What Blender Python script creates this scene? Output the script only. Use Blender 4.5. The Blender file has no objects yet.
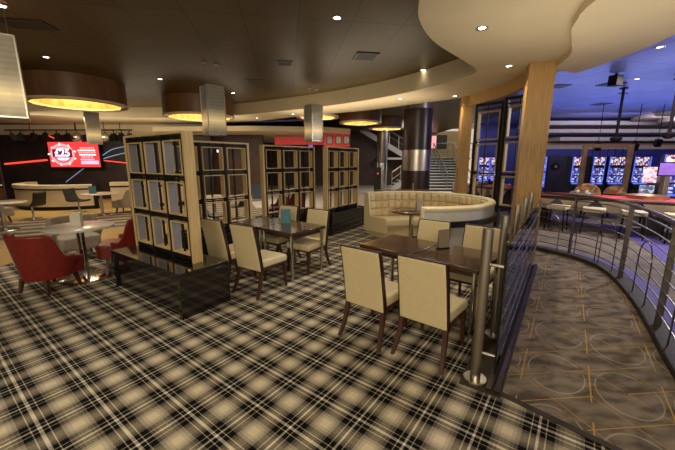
import bpy, bmesh, math, random
from mathutils import Vector, Matrix
random.seed(7)
sc = bpy.context.scene
C = sc.collection
PI = math.pi
R = math.radians

# ------------------------------------------------------------------ camera model (used to turn measured rays into points)
H = 1.8
FPX = 325.0
PITCH = R(11.15)
cp, sp = math.cos(PITCH), math.sin(PITCH)
def ray(px, py):
    u, v = px - 337.5, py - 225.0
    return (u, FPX * cp - v * sp, -(v * cp) - FPX * sp)
def at_z(px, py, z):
    d = ray(px, py); t = (z - H) / d[2]
    return Vector((d[0] * t, d[1] * t, z))
def at_y(px, py, y):
    d = ray(px, py); t = y / d[1]
    return Vector((d[0] * t, y, H + d[2] * t))

# ------------------------------------------------------------------ materials
def nodes(name):
    m = bpy.data.materials.new(name); m.use_nodes = True
    nt = m.node_tree
    b = nt.nodes['Principled BSDF']
    return m, nt, b
def N(nt, t, **kw):
    n = nt.nodes.new(t)
    for k, v in kw.items(): setattr(n, k, v)
    return n
def L(nt, a, b): nt.links.new(a, b)
def mth(nt, op, a, b=None, c=None, clamp=False):
    n = nt.nodes.new('ShaderNodeMath'); n.operation = op; n.use_clamp = clamp
    for i, x in enumerate((a, b, c)):
        if x is None: continue
        if hasattr(x, 'links'): nt.links.new(x, n.inputs[i])
        else: n.inputs[i].default_value = x
    return n.outputs[0]
def mixc(nt, f, a, b, mode='MIX'):
    n = nt.nodes.new('ShaderNodeMix'); n.data_type = 'RGBA'; n.blend_type = mode
    if hasattr(f, 'links'): nt.links.new(f, n.inputs[0])
    else: n.inputs[0].default_value = f
    for i, x in ((6, a), (7, b)):
        if hasattr(x, 'links'): nt.links.new(x, n.inputs[i])
        else: n.inputs[i].default_value = (x[0], x[1], x[2], 1)
    return n.outputs[2]
def noise(nt, scale, detail=3, stretch=None, rot=None):
    tc = N(nt, 'ShaderNodeTexCoord')
    mp = N(nt, 'ShaderNodeMapping')
    if stretch: mp.inputs['Scale'].default_value = stretch
    if rot: mp.inputs['Rotation'].default_value = rot
    L(nt, tc.outputs['Object'], mp.inputs['Vector'])
    n = N(nt, 'ShaderNodeTexNoise'); n.inputs['Scale'].default_value = scale; n.inputs['Detail'].default_value = detail
    L(nt, mp.outputs[0], n.inputs['Vector'])
    return n.outputs['Fac']
def mat(name, col, rough=.5, metal=0, var=.12, scale=8, stretch=None, bump=0, emit=None, es=0, coat=0, spec=None):
    m, nt, b = nodes(name)
    f = noise(nt, scale, 3, stretch)
    lo = [max(0, c * (1 - var)) for c in col]; hi = [min(1, c * (1 + var)) for c in col]
    r = N(nt, 'ShaderNodeMapRange'); r.inputs[1].default_value = .3; r.inputs[2].default_value = .7
    L(nt, f, r.inputs[0])
    c = mixc(nt, r.outputs[0], lo, hi)
    L(nt, c, b.inputs['Base Color'])
    b.inputs['Roughness'].default_value = rough; b.inputs['Metallic'].default_value = metal
    if coat: b.inputs['Coat Weight'].default_value = coat; b.inputs['Coat Roughness'].default_value = .08
    if spec is not None: b.inputs['Specular IOR Level'].default_value = spec
    if bump:
        bp = N(nt, 'ShaderNodeBump'); bp.inputs['Strength'].default_value = bump; bp.inputs['Distance'].default_value = .01
        L(nt, f, bp.inputs['Height']); L(nt, bp.outputs[0], b.inputs['Normal'])
    if emit:
        b.inputs['Emission Color'].default_value = (*emit, 1); b.inputs['Emission Strength'].default_value = es
    return m

M = {}
M['cream_leather'] = mat('cream_leather', (.62, .50, .28), .42, 0, .05, 40, bump=.05)
M['seat_cream'] = mat('seat_cream', (.64, .53, .32), .45, 0, .05, 40, bump=.05)
M['dark_wood'] = mat('dark_wood', (.030, .014, .008), .32, 0, .4, 12, (1, 1, .12))
M['leg_wood'] = mat('leg_wood', (.055, .020, .010), .35, 0, .35, 12, (1, 1, .12))
M['table_wood'] = mat('table_wood', (.055, .027, .014), .22, 0, .45, 14, (.12, 1, 1), coat=.3)
M['light_wood'] = mat('light_wood', (.56, .40, .18), .5, 0, .14, 14, (3, 3, .25))
M['frame_wood'] = mat('frame_wood', (.36, .25, .11), .5, 0, .14, 14, (3, 3, .25))
M['column_wood'] = mat('column_wood', (.38, .21, .055), .45, 0, .25, 9, (5, 5, .25))
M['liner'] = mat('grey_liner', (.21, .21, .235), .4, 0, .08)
M['chrome'] = mat('chrome', (.62, .60, .56), .16, 1, .05)
M['steel'] = mat('brushed_steel', (.52, .47, .40), .30, 1, .10, 30, (1, 1, .05))
M['rail_steel'] = mat('rail_steel', (.20, .18, .15), .32, 1, .1, 20)
M['black_gloss'] = mat('black_gloss', (.010, .008, .007), .13, 0, .3, 4, coat=.6)
M['black'] = mat('black_metal', (.007, .006, .006), .55, 0, .3, spec=.25)
M['base_dark'] = mat('dark_floor_trim', (.040, .029, .018), .7, 0, .3, spec=.2)
M['black_plastic'] = mat('black_plastic', (.007, .006, .006), .42, 0, .3)
M['red_leather'] = mat('red_leather', (.175, .013, .009), .36, 0, .18, 25, bump=.05)
M['taupe'] = mat('taupe_fabric', (.20, .15, .10), .8, 0, .15, 30)
M['taupe_light'] = mat('taupe_seat', (.36, .30, .22), .7, 0, .12, 30)
M['white_top'] = mat('white_laminate', (.68, .62, .52), .22, 0, .05)
M['white_card'] = mat('white_card', (.62, .57, .46), .6, 0, .05)
M['teal_card'] = mat('teal_card', (.045, .17, .20), .5, 0, .1)
M['blue_card'] = mat('blue_grey_card', (.20, .26, .36), .5, 0, .1)
M['pewter_card'] = mat('pewter_card', (.34, .28, .20), .42, .3, .12)
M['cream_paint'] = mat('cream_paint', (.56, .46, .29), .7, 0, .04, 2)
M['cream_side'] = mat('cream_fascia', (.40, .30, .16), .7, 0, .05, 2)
M['counter_cream'] = mat('counter_cream', (.62, .52, .36), .5, 0, .05, 3)
M['grey_panel'] = mat('grey_panel', (.48, .46, .42), .5, 0, .06, 6)
M['drum_wood'] = mat('drum_wood', (.15, .065, .022), .35, 0, .25, 6, (1, 1, .2))
M['drum_rim'] = mat('drum_rim', (.75, .60, .38), .5, 0, .06)
M['gold_lit'] = mat('gold_leaf_lit', (.75, .45, .12), .35, .3, .35, 7, emit=(1, .60, .22), es=.10)  # bulb light on the gold lining put in as faint emission
M['gold_hot'] = mat('gold_leaf_top_glow', (.9, .65, .25), .4, 0, .3, 5, emit=(1, .70, .30), es=.28)  # bulb light on the drum top put in as emission
M['bulb'] = mat('bulb', (1, .95, .8), .5, 0, 0, emit=(1, .92, .72), es=25)
M['bulb_cool'] = mat('bulb_cool', (1, .98, .95), .5, 0, 0, emit=(1, .95, .85), es=14)
M['dark_brown'] = mat('dark_brown_wall', (.045, .022, .012), .5, 0, .3, 3)
M['stage_dark'] = mat('stage_wall', (.024, .015, .013), .5, 0, .4, 2)
M['blue_wall'] = mat('blue_wall', (.022, .028, .16), .5, 0, .25, 2)
M['tan_wall'] = mat('tan_wall', (.48, .36, .18), .6, 0, .1, 3)
M['red_wall'] = mat('red_wall', (.50, .030, .028), .5, 0, .1, 3, emit=(.9, .05, .05), es=.12)  # faint red glow put into the wall as emission
M['red_glow'] = mat('red_light_strip', (.8, .05, .04), .5, 0, .05, emit=(1, .07, .04), es=1.3)
M['blue_glow'] = mat('blue_light_strip', (.25, .45, .8), .5, 0, .05, emit=(.28, .45, .75), es=.35)
M['tv_red'] = mat('tv_red', (.7, .03, .03), .4, 0, .25, 3, emit=(.9, .05, .05), es=1.1)
M['tv_dark'] = mat('tv_maroon', (.25, .01, .06), .4, 0, .2, 6, emit=(.35, .01, .10), es=.35)
M['tv_pink'] = mat('tv_pink', (.8, .3, .3), .4, 0, .2, 12, emit=(1, .42, .42), es=1.0)
M['tv_white'] = mat('tv_white', (.9, .9, .95), .4, 0, .05, emit=(.92, .9, 1), es=1.5)
M['tv_lilac'] = mat('tv_lilac', (.7, .7, .95), .4, 0, .1, emit=(.65, .55, .95), es=.7)
M['purple'] = mat('purple_carpet_and_glow', (.085, .06, .25), .8, 0, .3, 20)
M['felt'] = mat('red_felt', (.55, .07, .06), .85, 0, .15, 20)
M['gold_frame'] = mat('gold_bronze', (.42, .25, .14), .35, .5, .25, 6)
M['brown_gloss'] = mat('brown_column', (.030, .013, .010), .3, 0, .2, 3)
M['stair_metal'] = mat('stair_metal', (.50, .48, .44), .45, .3, .1)
M['stair_dark'] = mat('stair_riser', (.06, .055, .05), .6, 0, .2)
M['blue_trim'] = mat('slot_blue_trim', (.08, .12, .6), .3, 0, .1, emit=(.12, .2, 1), es=.8)
M['purple_glow'] = mat('purple_sign', (.4, .2, .8), .4, 0, .3, 9, emit=(.4, .2, 1), es=.45)
M['mirror_ball'] = mat('mirror_ball', (.75, .70, .60), .18, 1, .5, 60)
M['picture'] = mat('picture_print', (.30, .34, .32), .5, 0, .4, 14)

def lantern_mat():
    m, nt, b = nodes('lantern_mesh')
    tc = N(nt, 'ShaderNodeTexCoord')
    sx = N(nt, 'ShaderNodeSeparateXYZ'); L(nt, tc.outputs['Object'], sx.inputs[0])
    w = mth(nt, 'SINE', mth(nt, 'MULTIPLY', sx.outputs[2], 90.0))
    f = noise(nt, 9, 2, (1, 1, .6))
    f2 = mth(nt, 'ADD', mth(nt, 'MULTIPLY', w, .12), f)
    # warm bulb glow a third of the way up the shade
    g = mth(nt, 'SUBTRACT', 1.0, mth(nt, 'MULTIPLY', mth(nt, 'ABSOLUTE', mth(nt, 'SUBTRACT', sx.outputs[2], .30)), 3.6), clamp=True)
    col = mixc(nt, f2, (.15, .13, .09), (.30, .26, .19))
    L(nt, col, b.inputs['Base Color'])
    b.inputs['Roughness'].default_value = .35; b.inputs['Metallic'].default_value = .55
    ec = mixc(nt, g, (.33, .28, .19), (1.0, .70, .28))
    L(nt, ec, b.inputs['Emission Color'])
    L(nt, mth(nt, 'ADD', .10, mth(nt, 'MULTIPLY', g, .5)), b.inputs['Emission Strength'])
    return m
M['lantern'] = lantern_mat()

def plaid_mat():
    m, nt, b = nodes('tartan_carpet')
    tc = N(nt, 'ShaderNodeTexCoord')
    sx = N(nt, 'ShaderNodeSeparateXYZ'); L(nt, tc.outputs['Object'], sx.inputs[0])
    th = R(53.32); P = .1911 * H
    ox, oy = -.21995 * H, 1.33727 * H
    x = mth(nt, 'SUBTRACT', sx.outputs[0], ox); y = mth(nt, 'SUBTRACT', sx.outputs[1], oy)
    ct, st = math.cos(th) / P, math.sin(th) / P
    a = mth(nt, 'ADD', mth(nt, 'MULTIPLY', x, ct), mth(nt, 'MULTIPLY', y, st))
    bb = mth(nt, 'SUBTRACT', mth(nt, 'MULTIPLY', x, st), mth(nt, 'MULTIPLY', y, ct))
    def ramp(t, thick):
        fr = mth(nt, 'FRACT', mth(nt, 'ADD', t, 100.5))
        d = mth(nt, 'ABSOLUTE', mth(nt, 'SUBTRACT', fr, .5))    # 0 on the pale line, .5 mid-check
        r = N(nt, 'ShaderNodeValToRGB'); cr = r.color_ramp; cr.interpolation = 'CONSTANT'
        K = (.004, .004, .004, 1)
        stops = [(0, (.76, .68, .55, 1)), (thick, K), (.116, (.58, .49, .35, 1)), (.134, K), (.268, (.24, .205, .16, 1)),
                 (.335, (.41, .35, .255, 1)), (.405, (.60, .51, .345, 1))]
        cr.elements[0].position = 0; cr.elements[0].color = stops[0][1]
        cr.elements[1].position = stops[1][0]; cr.elements[1].color = stops[1][1]
        for p, c in stops[2:]:
            e = cr.elements.new(p); e.color = c
        L(nt, d, r.inputs[0]); return r.outputs[0]
    A = ramp(a, .030); B = ramp(bb, .022)
    # woven mix of warp and weft
    wv = N(nt, 'ShaderNodeTexNoise'); wv.inputs['Scale'].default_value = 140; wv.inputs['Detail'].default_value = 3
    L(nt, tc.outputs['Object'], wv.inputs['Vector'])
    f = mth(nt, 'ADD', mth(nt, 'MULTIPLY', mth(nt, 'SUBTRACT', wv.outputs['Fac'], .5), 1.2), .5, clamp=True)
    c = mixc(nt, .33, mixc(nt, f, A, B), mixc(nt, 1.0, A, B, 'DARKEN'))
    n2 = noise(nt, 1.3, 2)
    c = mixc(nt, mth(nt, 'MULTIPLY', n2, .35), c, mixc(nt, 1.0, c, (.62, .60, .58), 'MULTIPLY'))
    L(nt, c, b.inputs['Base Color'])
    b.inputs['Roughness'].default_value = .95; b.inputs['Specular IOR Level'].default_value = .1
    return m
M['plaid'] = plaid_mat()

def walkway_mat():
    m, nt, b = nodes('patterned_walkway_carpet')
    tc = N(nt, 'ShaderNodeTexCoord')
    sx = N(nt, 'ShaderNodeSeparateXYZ'); L(nt, tc.outputs['Object'], sx.inputs[0])
    n1 = noise(nt, 4.2, 6, (1, 2.0, 1), (0, 0, R(20)))
    n2 = noise(nt, 30, 4)
    base = mixc(nt, mth(nt, 'MULTIPLY', mth(nt, 'SUBTRACT', n1, .36), 4.0, clamp=True), (.055, .043, .033), (.25, .20, .145))
    base = mixc(nt, mth(nt, 'MULTIPLY', n2, .6), base, (.16, .12, .08))
    X = mth(nt, 'SUBTRACT', sx.outputs[0], 1.97); Y = mth(nt, 'SUBTRACT', sx.outputs[1], 2.22)
    ii = mth(nt, 'ADD', mth(nt, 'MULTIPLY', X, 1.455), mth(nt, 'MULTIPLY', Y, 2.102))
    jj = mth(nt, 'SUBTRACT', mth(nt, 'MULTIPLY', X, 1.7246), mth(nt, 'MULTIPLY', Y, 1.2126))
    def near_int(t, w):
        return mth(nt, 'LESS_THAN', mth(nt, 'ABSOLUTE', mth(nt, 'SUBTRACT', mth(nt, 'FRACT', mth(nt, 'ADD', t, 100.5)), .5)), w)
    on = mth(nt, 'LESS_THAN', mth(nt, 'FRACT', mth(nt, 'ADD', mth(nt, 'MULTIPLY', ii, .5), 100.1)), .70)
    dash = mth(nt, 'GREATER_THAN', noise(nt, 5.5, 1), .40)
    g = mth(nt, 'MULTIPLY', near_int(jj, .0105), on)
    g = mth(nt, 'MAXIMUM', g, mth(nt, 'MULTIPLY', mth(nt, 'MAXIMUM', near_int(mth(nt, 'SUBTRACT', ii, jj), .013), mth(nt, 'MULTIPLY', near_int(mth(nt, 'ADD', ii, jj), .011), .8)), dash))
    fx = mth(nt, 'SUBTRACT', mth(nt, 'FRACT', mth(nt, 'ADD', mth(nt, 'MULTIPLY', ii, .5), 100.25)), .5)
    fy = mth(nt, 'SUBTRACT', mth(nt, 'FRACT', mth(nt, 'ADD', jj, 100.0)), .5)
    d = mth(nt, 'SQRT', mth(nt, 'ADD', mth(nt, 'MULTIPLY', mth(nt, 'MULTIPLY', fx, fx), 1.35), mth(nt, 'MULTIPLY', fy, fy)))
    rg = mth(nt, 'MULTIPLY', mth(nt, 'LESS_THAN', mth(nt, 'ABSOLUTE', mth(nt, 'SUBTRACT', d, .43)), .011), mth(nt, 'GREATER_THAN', noise(nt, 4.2, 1), .40))
    c = mixc(nt, mth(nt, 'MULTIPLY', rg, .42), base, (.48, .43, .34))
    c = mixc(nt, mth(nt, 'MULTIPLY', g, .8), c, (.50, .30, .06))
    L(nt, c, b.inputs['Base Color']); b.inputs['Roughness'].default_value = .95; b.inputs['Specular IOR Level'].default_value = .15
    return m
M['walkway'] = walkway_mat()

M['gold_floor'] = mat('gold_wood_floor', (.46, .30, .10), .35, 0, .15, 3, (1, 8, 1))
M['casino_carpet'] = mat('casino_carpet', (.155, .12, .08), .9, 0, .35, 2.5)
M['pale_floor'] = mat('pale_floor', (.45, .42, .38), .4, 0, .08, 2)
M['striped'] = None
def stripe_mat():
    m, nt, b = nodes('striped_carpet')
    tc = N(nt, 'ShaderNodeTexCoord'); mp = N(nt, 'ShaderNodeMapping'); mp.inputs['Rotation'].default_value = (0, 0, R(62))
    L(nt, tc.outputs['Object'], mp.inputs[0])
    w = N(nt, 'ShaderNodeTexWave'); w.inputs['Scale'].default_value = .55; w.inputs['Distortion'].default_value = 1.2
    L(nt, mp.outputs[0], w.inputs['Vector'])
    c = mixc(nt, w.outputs['Fac'], (.05, .045, .045), (.36, .31, .25))
    L(nt, c, b.inputs['Base Color']); b.inputs['Roughness'].default_value = .95
    return m
M['striped'] = stripe_mat()

def ceil_mat(name, c1, c2, joint, rough, metal, ang=8.8, w=.80, l=1.6):
    m, nt, b = nodes(name)
    tc = N(nt, 'ShaderNodeTexCoord'); sx = N(nt, 'ShaderNodeSeparateXYZ'); L(nt, tc.outputs['Object'], sx.inputs[0])
    th = R(ang)
    u = mth(nt, 'ADD', mth(nt, 'MULTIPLY', sx.outputs[0], math.cos(th) / w), mth(nt, 'MULTIPLY', sx.outputs[1], math.sin(th) / w))
    v = mth(nt, 'SUBTRACT', mth(nt, 'MULTIPLY', sx.outputs[1], math.cos(th) / l), mth(nt, 'MULTIPLY', sx.outputs[0], math.sin(th) / l))
    def ln(t, ww):
        return mth(nt, 'LESS_THAN', mth(nt, 'ABSOLUTE', mth(nt, 'SUBTRACT', mth(nt, 'FRACT', mth(nt, 'ADD', t, 50.2)), .5)), ww)
    j = mth(nt, 'MAXIMUM', ln(u, .008), ln(v, .005))
    # each panel slightly different
    wn = N(nt, 'ShaderNodeTexWhiteNoise'); cb = N(nt, 'ShaderNodeCombineXYZ')
    L(nt, mth(nt, 'FLOOR', mth(nt, 'ADD', u, 49.7)), cb.inputs[0]); L(nt, mth(nt, 'FLOOR', mth(nt, 'ADD', v, 49.7)), cb.inputs[1])
    L(nt, cb.outputs[0], wn.inputs['Vector'])
    n1 = noise(nt, 1.5, 3)
    f = mth(nt, 'ADD', mth(nt, 'MULTIPLY', wn.outputs['Value'], .4), mth(nt, 'MULTIPLY', n1, .6))
    c = mixc(nt, j, mixc(nt, f, c1, c2), joint)
    L(nt, c, b.inputs['Base Color']); b.inputs['Roughness'].default_value = rough; b.inputs['Metallic'].default_value = metal; b.inputs['Specular IOR Level'].default_value = .18
    bp = N(nt, 'ShaderNodeBump'); bp.inputs['Strength'].default_value = .12; bp.inputs['Distance'].default_value = .02
    L(nt, mth(nt, 'ADD', n1, mth(nt, 'MULTIPLY', wn.outputs['Value'], .3)), bp.inputs['Height']); L(nt, bp.outputs[0], b.inputs['Normal'])
    return m
M['ceiling_dark'] = ceil_mat('bronze_ceiling_panels', (.058, .037, .012), (.105, .068, .025), (.010, .007, .004), .38, .2)
M['ceiling_blue_wash'] = ceil_mat('blue_lit_ceiling_panels', (.12, .14, .30), (.24, .27, .52), (.03, .03, .08), .34, .5, w=.6, l=1.2)  # blue LED light also painted into the panel colour
M['vent'] = mat('vent_dark', (.018, .012, .008), .6, 0, .2, 60, (1, 14, 1))

def glass_mat():
    m, nt, b = nodes('clear_glass')
    nt.nodes.remove(b)
    tr = N(nt, 'ShaderNodeBsdfTransparent'); tr.inputs[0].default_value = (.78, .78, .73, 1)
    gl = N(nt, 'ShaderNodeBsdfGlossy'); gl.inputs['Roughness'].default_value = .02
    fr = N(nt, 'ShaderNodeFresnel'); fr.inputs[0].default_value = 1.7
    nz = noise(nt, 3, 2)
    mx = N(nt, 'ShaderNodeMixShader')
    L(nt, mth(nt, 'ADD', fr.outputs[0], mth(nt, 'MULTIPLY', nz, .02)), mx.inputs[0]); L(nt, tr.outputs[0], mx.inputs[1]); L(nt, gl.outputs[0], mx.inputs[2])
    L(nt, mx.outputs[0], nt.nodes['Material Output'].inputs[0])
    return m
M['glass'] = glass_mat()
M['glass_edge'] = mat('glass_edge', (.30, .21, .09), .2, 0, .1)

def screen_mat(name, cols, scale, es):
    m, nt, b = nodes(name)
    tc = N(nt, 'ShaderNodeTexCoord')
    v = N(nt, 'ShaderNodeTexVoronoi'); v.inputs['Scale'].default_value = scale
    L(nt, tc.outputs['Object'], v.inputs['Vector'])
    sx = N(nt, 'ShaderNodeSeparateColor'); L(nt, v.outputs['Color'], sx.inputs[0])
    r = N(nt, 'ShaderNodeValToRGB'); r.color_ramp.interpolation = 'CONSTANT'
    for i, c in enumerate(cols):
        p = i / len(cols)
        e = r.color_ramp.elements[i] if i < 2 else r.color_ramp.elements.new(p)
        e.position = p; e.color = (*c, 1)
    L(nt, sx.outputs[0], r.inputs[0])
    L(nt, r.outputs[0], b.inputs['Base Color']); L(nt, r.outputs[0], b.inputs['Emission Color'])
    b.inputs['Emission Strength'].default_value = es; b.inputs['Roughness'].default_value = .2
    return m
M['slot_screen'] = screen_mat('slot_screen', [(.04, .05, .3), (.75, .75, 1), (.30, .12, .6), (.03, .04, .2), (.08, .14, .6), (.9, .9, 1), (.05, .06, .3), (.2, .25, .7)], 15, .7)
M['slot_top'] = screen_mat('slot_top_sign', [(.9, .35, .25), (.05, .05, .25), (1, .95, .8), (.9, .7, .3), (.1, .1, .4), (.95, .9, 1), (.8, .15, .12)], 15, .8)
M['sign_red'] = screen_mat('sign_red_white', [(.9, .25, .25), (.95, .85, .9), (.75, .6, .8), (.95, .9, .95)], 12, .8)
M['monitor_blue'] = screen_mat('monitor_blue', [(.1, .12, .2), (.3, .4, .6), (.2, .22, .35), (.5, .55, .7)], 14, .6)
M['poster_blue'] = screen_mat('poster_blue', [(.15, .2, .7), (.25, .35, .9), (.5, .55, 1)], 9, .45)
M['fan_pattern'] = screen_mat('gold_red_pattern', [(.5, .32, .12), (.55, .08, .05), (.6, .42, .2), (.3, .15, .06)], 14, .0)

# ------------------------------------------------------------------ mesh builder
class MB:
    def __init__(s): s.v = []; s.f = []
    def add(s, vs, fs):
        o = len(s.v); s.v += [tuple(x) for x in vs]; s.f += [tuple(i + o for i in f) for f in fs]; return s
    def box(s, c, d, rot=None, taper=1.0):
        hx, hy, hz = d[0] / 2, d[1] / 2, d[2] / 2
        vs = [Vector((sx * hx * (taper if sz > 0 else 1), sy * hy * (taper if sz > 0 else 1), sz * hz)) for sz in (-1, 1) for sx, sy in ((-1, -1), (1, -1), (1, 1), (-1, 1))]
        if rot is not None:
            q = Matrix.Rotation(rot, 3, 'Z') if not isinstance(rot, Matrix) else rot
            vs = [q @ v for v in vs]
        vs = [v + Vector(c) for v in vs]
        return s.add(vs, [(3, 2, 1, 0), (4, 5, 6, 7), (0, 1, 5, 4), (1, 2, 6, 5), (2, 3, 7, 6), (3, 0, 4, 7)])
    def loft(s, rings, cap=True, closed=True):
        n = len(rings[0]); vs = [p for r in rings for p in r]; fs = []
        for k in range(len(rings) - 1):
            for i in range(n if closed else n - 1):
                j = (i + 1) % n
                fs.append((k * n + i, k * n + j, (k + 1) * n + j, (k + 1) * n + i))
        if cap: fs.append(tuple(reversed(range(n)))); fs.append(tuple((len(rings) - 1) * n + i for i in range(n)))
        return s.add(vs, fs)
    def bar(s, p0, p1, a0, b0, a1=None, b1=None, up=(0, 0, 1)):
        # rectangular tapered bar
        a1 = a0 if a1 is None else a1; b1 = b0 if b1 is None else b1
        p0, p1 = Vector(p0), Vector(p1); d = (p1 - p0).normalized(); u = Vector(up)
        if abs(d.dot(u)) > .95: u = Vector((0, 1, 0))
        x = d.cross(u).normalized(); y = x.cross(d).normalized()
        def rg(p, a, b): return [p + x * sx * a / 2 + y * sy * b / 2 for sx, sy in ((-1, -1), (1, -1), (1, 1), (-1, 1))]
        return s.loft([rg(p0, a0, b0), rg(p1, a1, b1)])
    def tube(s, pts, r, n=8, r1=None, cap=True):
        pts = [Vector(p) for p in pts]; rings = []
        for i, p in enumerate(pts):
            d = (pts[min(i + 1, len(pts) - 1)] - pts[max(i - 1, 0)]).normalized()
            u = Vector((0, 0, 1)) if abs(d.z) < .95 else Vector((0, 1, 0))
            x = d.cross(u).normalized(); y = x.cross(d).normalized()
            rr = r if r1 is None else r + (r1 - r) * i / (len(pts) - 1)
            rings.append([p + (x * math.cos(2 * PI * k / n) + y * math.sin(2 * PI * k / n)) * rr for k in range(n)])
        return s.loft(rings, cap)
    def lathe(s, prof, c=(0, 0, 0), n=32, a0=0, a1=2 * PI):
        full = abs(a1 - a0 - 2 * PI) < 1e-6; rings = []
        m = n if full else n + 1
        for k in range(m):
            a = a0 + (a1 - a0) * k / n
            rings.append([(c[0] + r * math.cos(a), c[1] + r * math.sin(a), c[2] + z) for r, z in prof])
        if full:
            rings.append(rings[0])
            return s.loft(rings, False, False)
        return s.loft(rings, True, True)
    def prism(s, poly, z0, z1):
        n = len(poly)
        area = sum(poly[i][0] * poly[(i + 1) % n][1] - poly[(i + 1) % n][0] * poly[i][1] for i in range(n))
        if area < 0: poly = list(reversed(poly))
        return s.loft([[(x, y, z0) for x, y in poly], [(x, y, z1) for x, y in poly]])
    def ribbon(s, left, right, z0, z1):
        # slab between two polylines with the same number of points
        n = len(left); vs = []; fs = []
        for (a, b) in zip(left, right):
            vs += [(a[0], a[1], z0), (b[0], b[1], z0), (b[0], b[1], z1), (a[0], a[1], z1)]
        for k in range(n - 1):
            o = 4 * k; q = o + 4
            for i in range(4):
                j = (i + 1) % 4
                fs.append((o + i, o + j, q + j, q + i))
        fs.append((3, 2, 1, 0)); fs.append((4 * n - 4, 4 * n - 3, 4 * n - 2, 4 * n - 1))
        return s.add(vs, fs)
    def build(s, name, m, parent=None, bevel=0, smooth=True, seg=2, fix=True):
        me = bpy.data.meshes.new(name); me.from_pydata(s.v, [], s.f)
        if fix:
            bm = bmesh.new(); bm.from_mesh(me); bmesh.ops.recalc_face_normals(bm, faces=bm.faces); bm.to_mesh(me); bm.free()
        if smooth:
            for p in me.polygons: p.use_smooth = True
            me.set_sharp_from_angle(angle=R(38))
        me.materials.append(m)
        o = bpy.data.objects.new(name, me); C.objects.link(o)
        if parent is not None: o.parent = parent
        if bevel:
            b = o.modifiers.new('bevel', 'BEVEL'); b.width = bevel; b.segments = seg; b.limit_method = 'ANGLE'; b.harden_normals = False
        return o
def tag(o, label, cat, group=None, kind=None):
    o['label'] = label; o['category'] = cat
    if group: o['group'] = group
    if kind: o['kind'] = kind
    return o
def thing(name, label, cat, loc=(0, 0, 0), rz=0, group=None):
    o = bpy.data.objects.new(name, None); C.objects.link(o); o.empty_display_size = .1
    o.location = loc; o.rotation_euler = (0, 0, rz)
    return tag(o, label, cat, group)
def struct(name, mb, m, label=None):
    o = mb.build(name, m); o['kind'] = 'structure'; o['label'] = label or name.replace('_', ' '); return o
def dup(root, loc, rz, label, group=None, name=None):
    r = root.copy(); C.objects.link(r); r.location = loc; r.rotation_euler = (0, 0, rz); r['label'] = label
    if group: r['group'] = group
    for ch in list(root.children):
        c = ch.copy(); C.objects.link(c); c.parent = r
        for g in ch.children:
            d = g.copy(); C.objects.link(d); d.parent = c
    return r
def catmull(pts, n=8):
    out = []; P = [Vector(p) for p in pts]
    P = [2 * P[0] - P[1]] + P + [2 * P[-1] - P[-2]]
    for i in range(1, len(P) - 2):
        for k in range(n):
            t = k / n
            out.append(.5 * ((2 * P[i]) + (P[i + 1] - P[i - 1]) * t + (2 * P[i - 1] - 5 * P[i] + 4 * P[i + 1] - P[i + 2]) * t * t + (3 * P[i] - P[i - 1] - 3 * P[i + 1] + P[i + 2]) * t ** 3))
    out.append(P[-2]); return out
def offset(path, d):
    out = []
    for i, p in enumerate(path):
        t = (path[min(i + 1, len(path) - 1)] - path[max(i - 1, 0)]); n = Vector((-t.y, t.x)).normalized()
        out.append(Vector((p.x + n.x * d, p.y + n.y * d)))
    return out

ZC, ZS = 3.85, 3.45      # dark ceiling, cream soffit

# ================================================================== SETTING: floors
RAIL = catmull([(2.45, 1.75), (2.75, 2.15), (3.10, 2.70), (3.46, 3.24), (3.86, 3.87), (4.30, 4.70), (4.50, 5.30), (4.48, 5.80), (4.25, 6.35), (3.98, 6.68)], 6)
RAIL = [Vector((p.x, p.y)) for p in RAIL]
struct('floor', MB().add([(-22, -6, 0), (14, -6, 0), (14, 26, 0), (-22, 26, 0)], [(0, 1, 2, 3)]), M['plaid'], 'tartan carpet in cream, grey and black over the seating area')
bal0, bald = Vector((1.14, 2.40)), Vector((math.cos(R(55.2)), math.sin(R(55.2))))
baln = Vector((bald.y, -bald.x))
bal1 = bal0 + bald * 3.8
wk = [bal0 + baln * .02 + Vector((0, 0)), bal1 + baln * .02, Vector((3.75, 6.6))] + list(reversed(RAIL)) + [Vector((3.6, -.4)), Vector((3.2, .25))]
edge_dir = Vector((math.cos(R(-46)), math.sin(R(-46))))
wk[-1] = bal0 + edge_dir * 3.6; wk[-2] = bal0 + edge_dir * 3.6 + Vector((1.0, .9))
struct('floor_walkway', MB().prism([(p.x, p.y) for p in wk], -.02, .004), M['walkway'], 'brown walkway carpet with gold lines and pale arcs')
ep = [bal0 + edge_dir * t for t in (-.12, 3.6)]
struct('trim_1', MB().bar((ep[0].x, ep[0].y, .005), (ep[1].x, ep[1].y, .005), .05, .008), M['base_dark'], 'dark carpet trim strip between tartan and walkway carpet')
out = offset(RAIL, -.06)
cas = [(p.x, p.y) for p in out] + [(3.3, 9.6), (4.6, 21), (26, 21), (26, -2), (3.4, 1.2)]
struct('floor_casino', MB().prism(cas, -.02, .003), M['casino_carpet'], 'tan casino carpet beyond the curved railing')
pale = [(-3.2, 12.6), (3.0, 12.0), (6.0, 17), (9, 26), (-8, 26)]
struct('floor_lobby', MB().prism(pale, -.02, .005), M['pale_floor'], 'pale lobby floor in front of the stairs')
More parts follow.
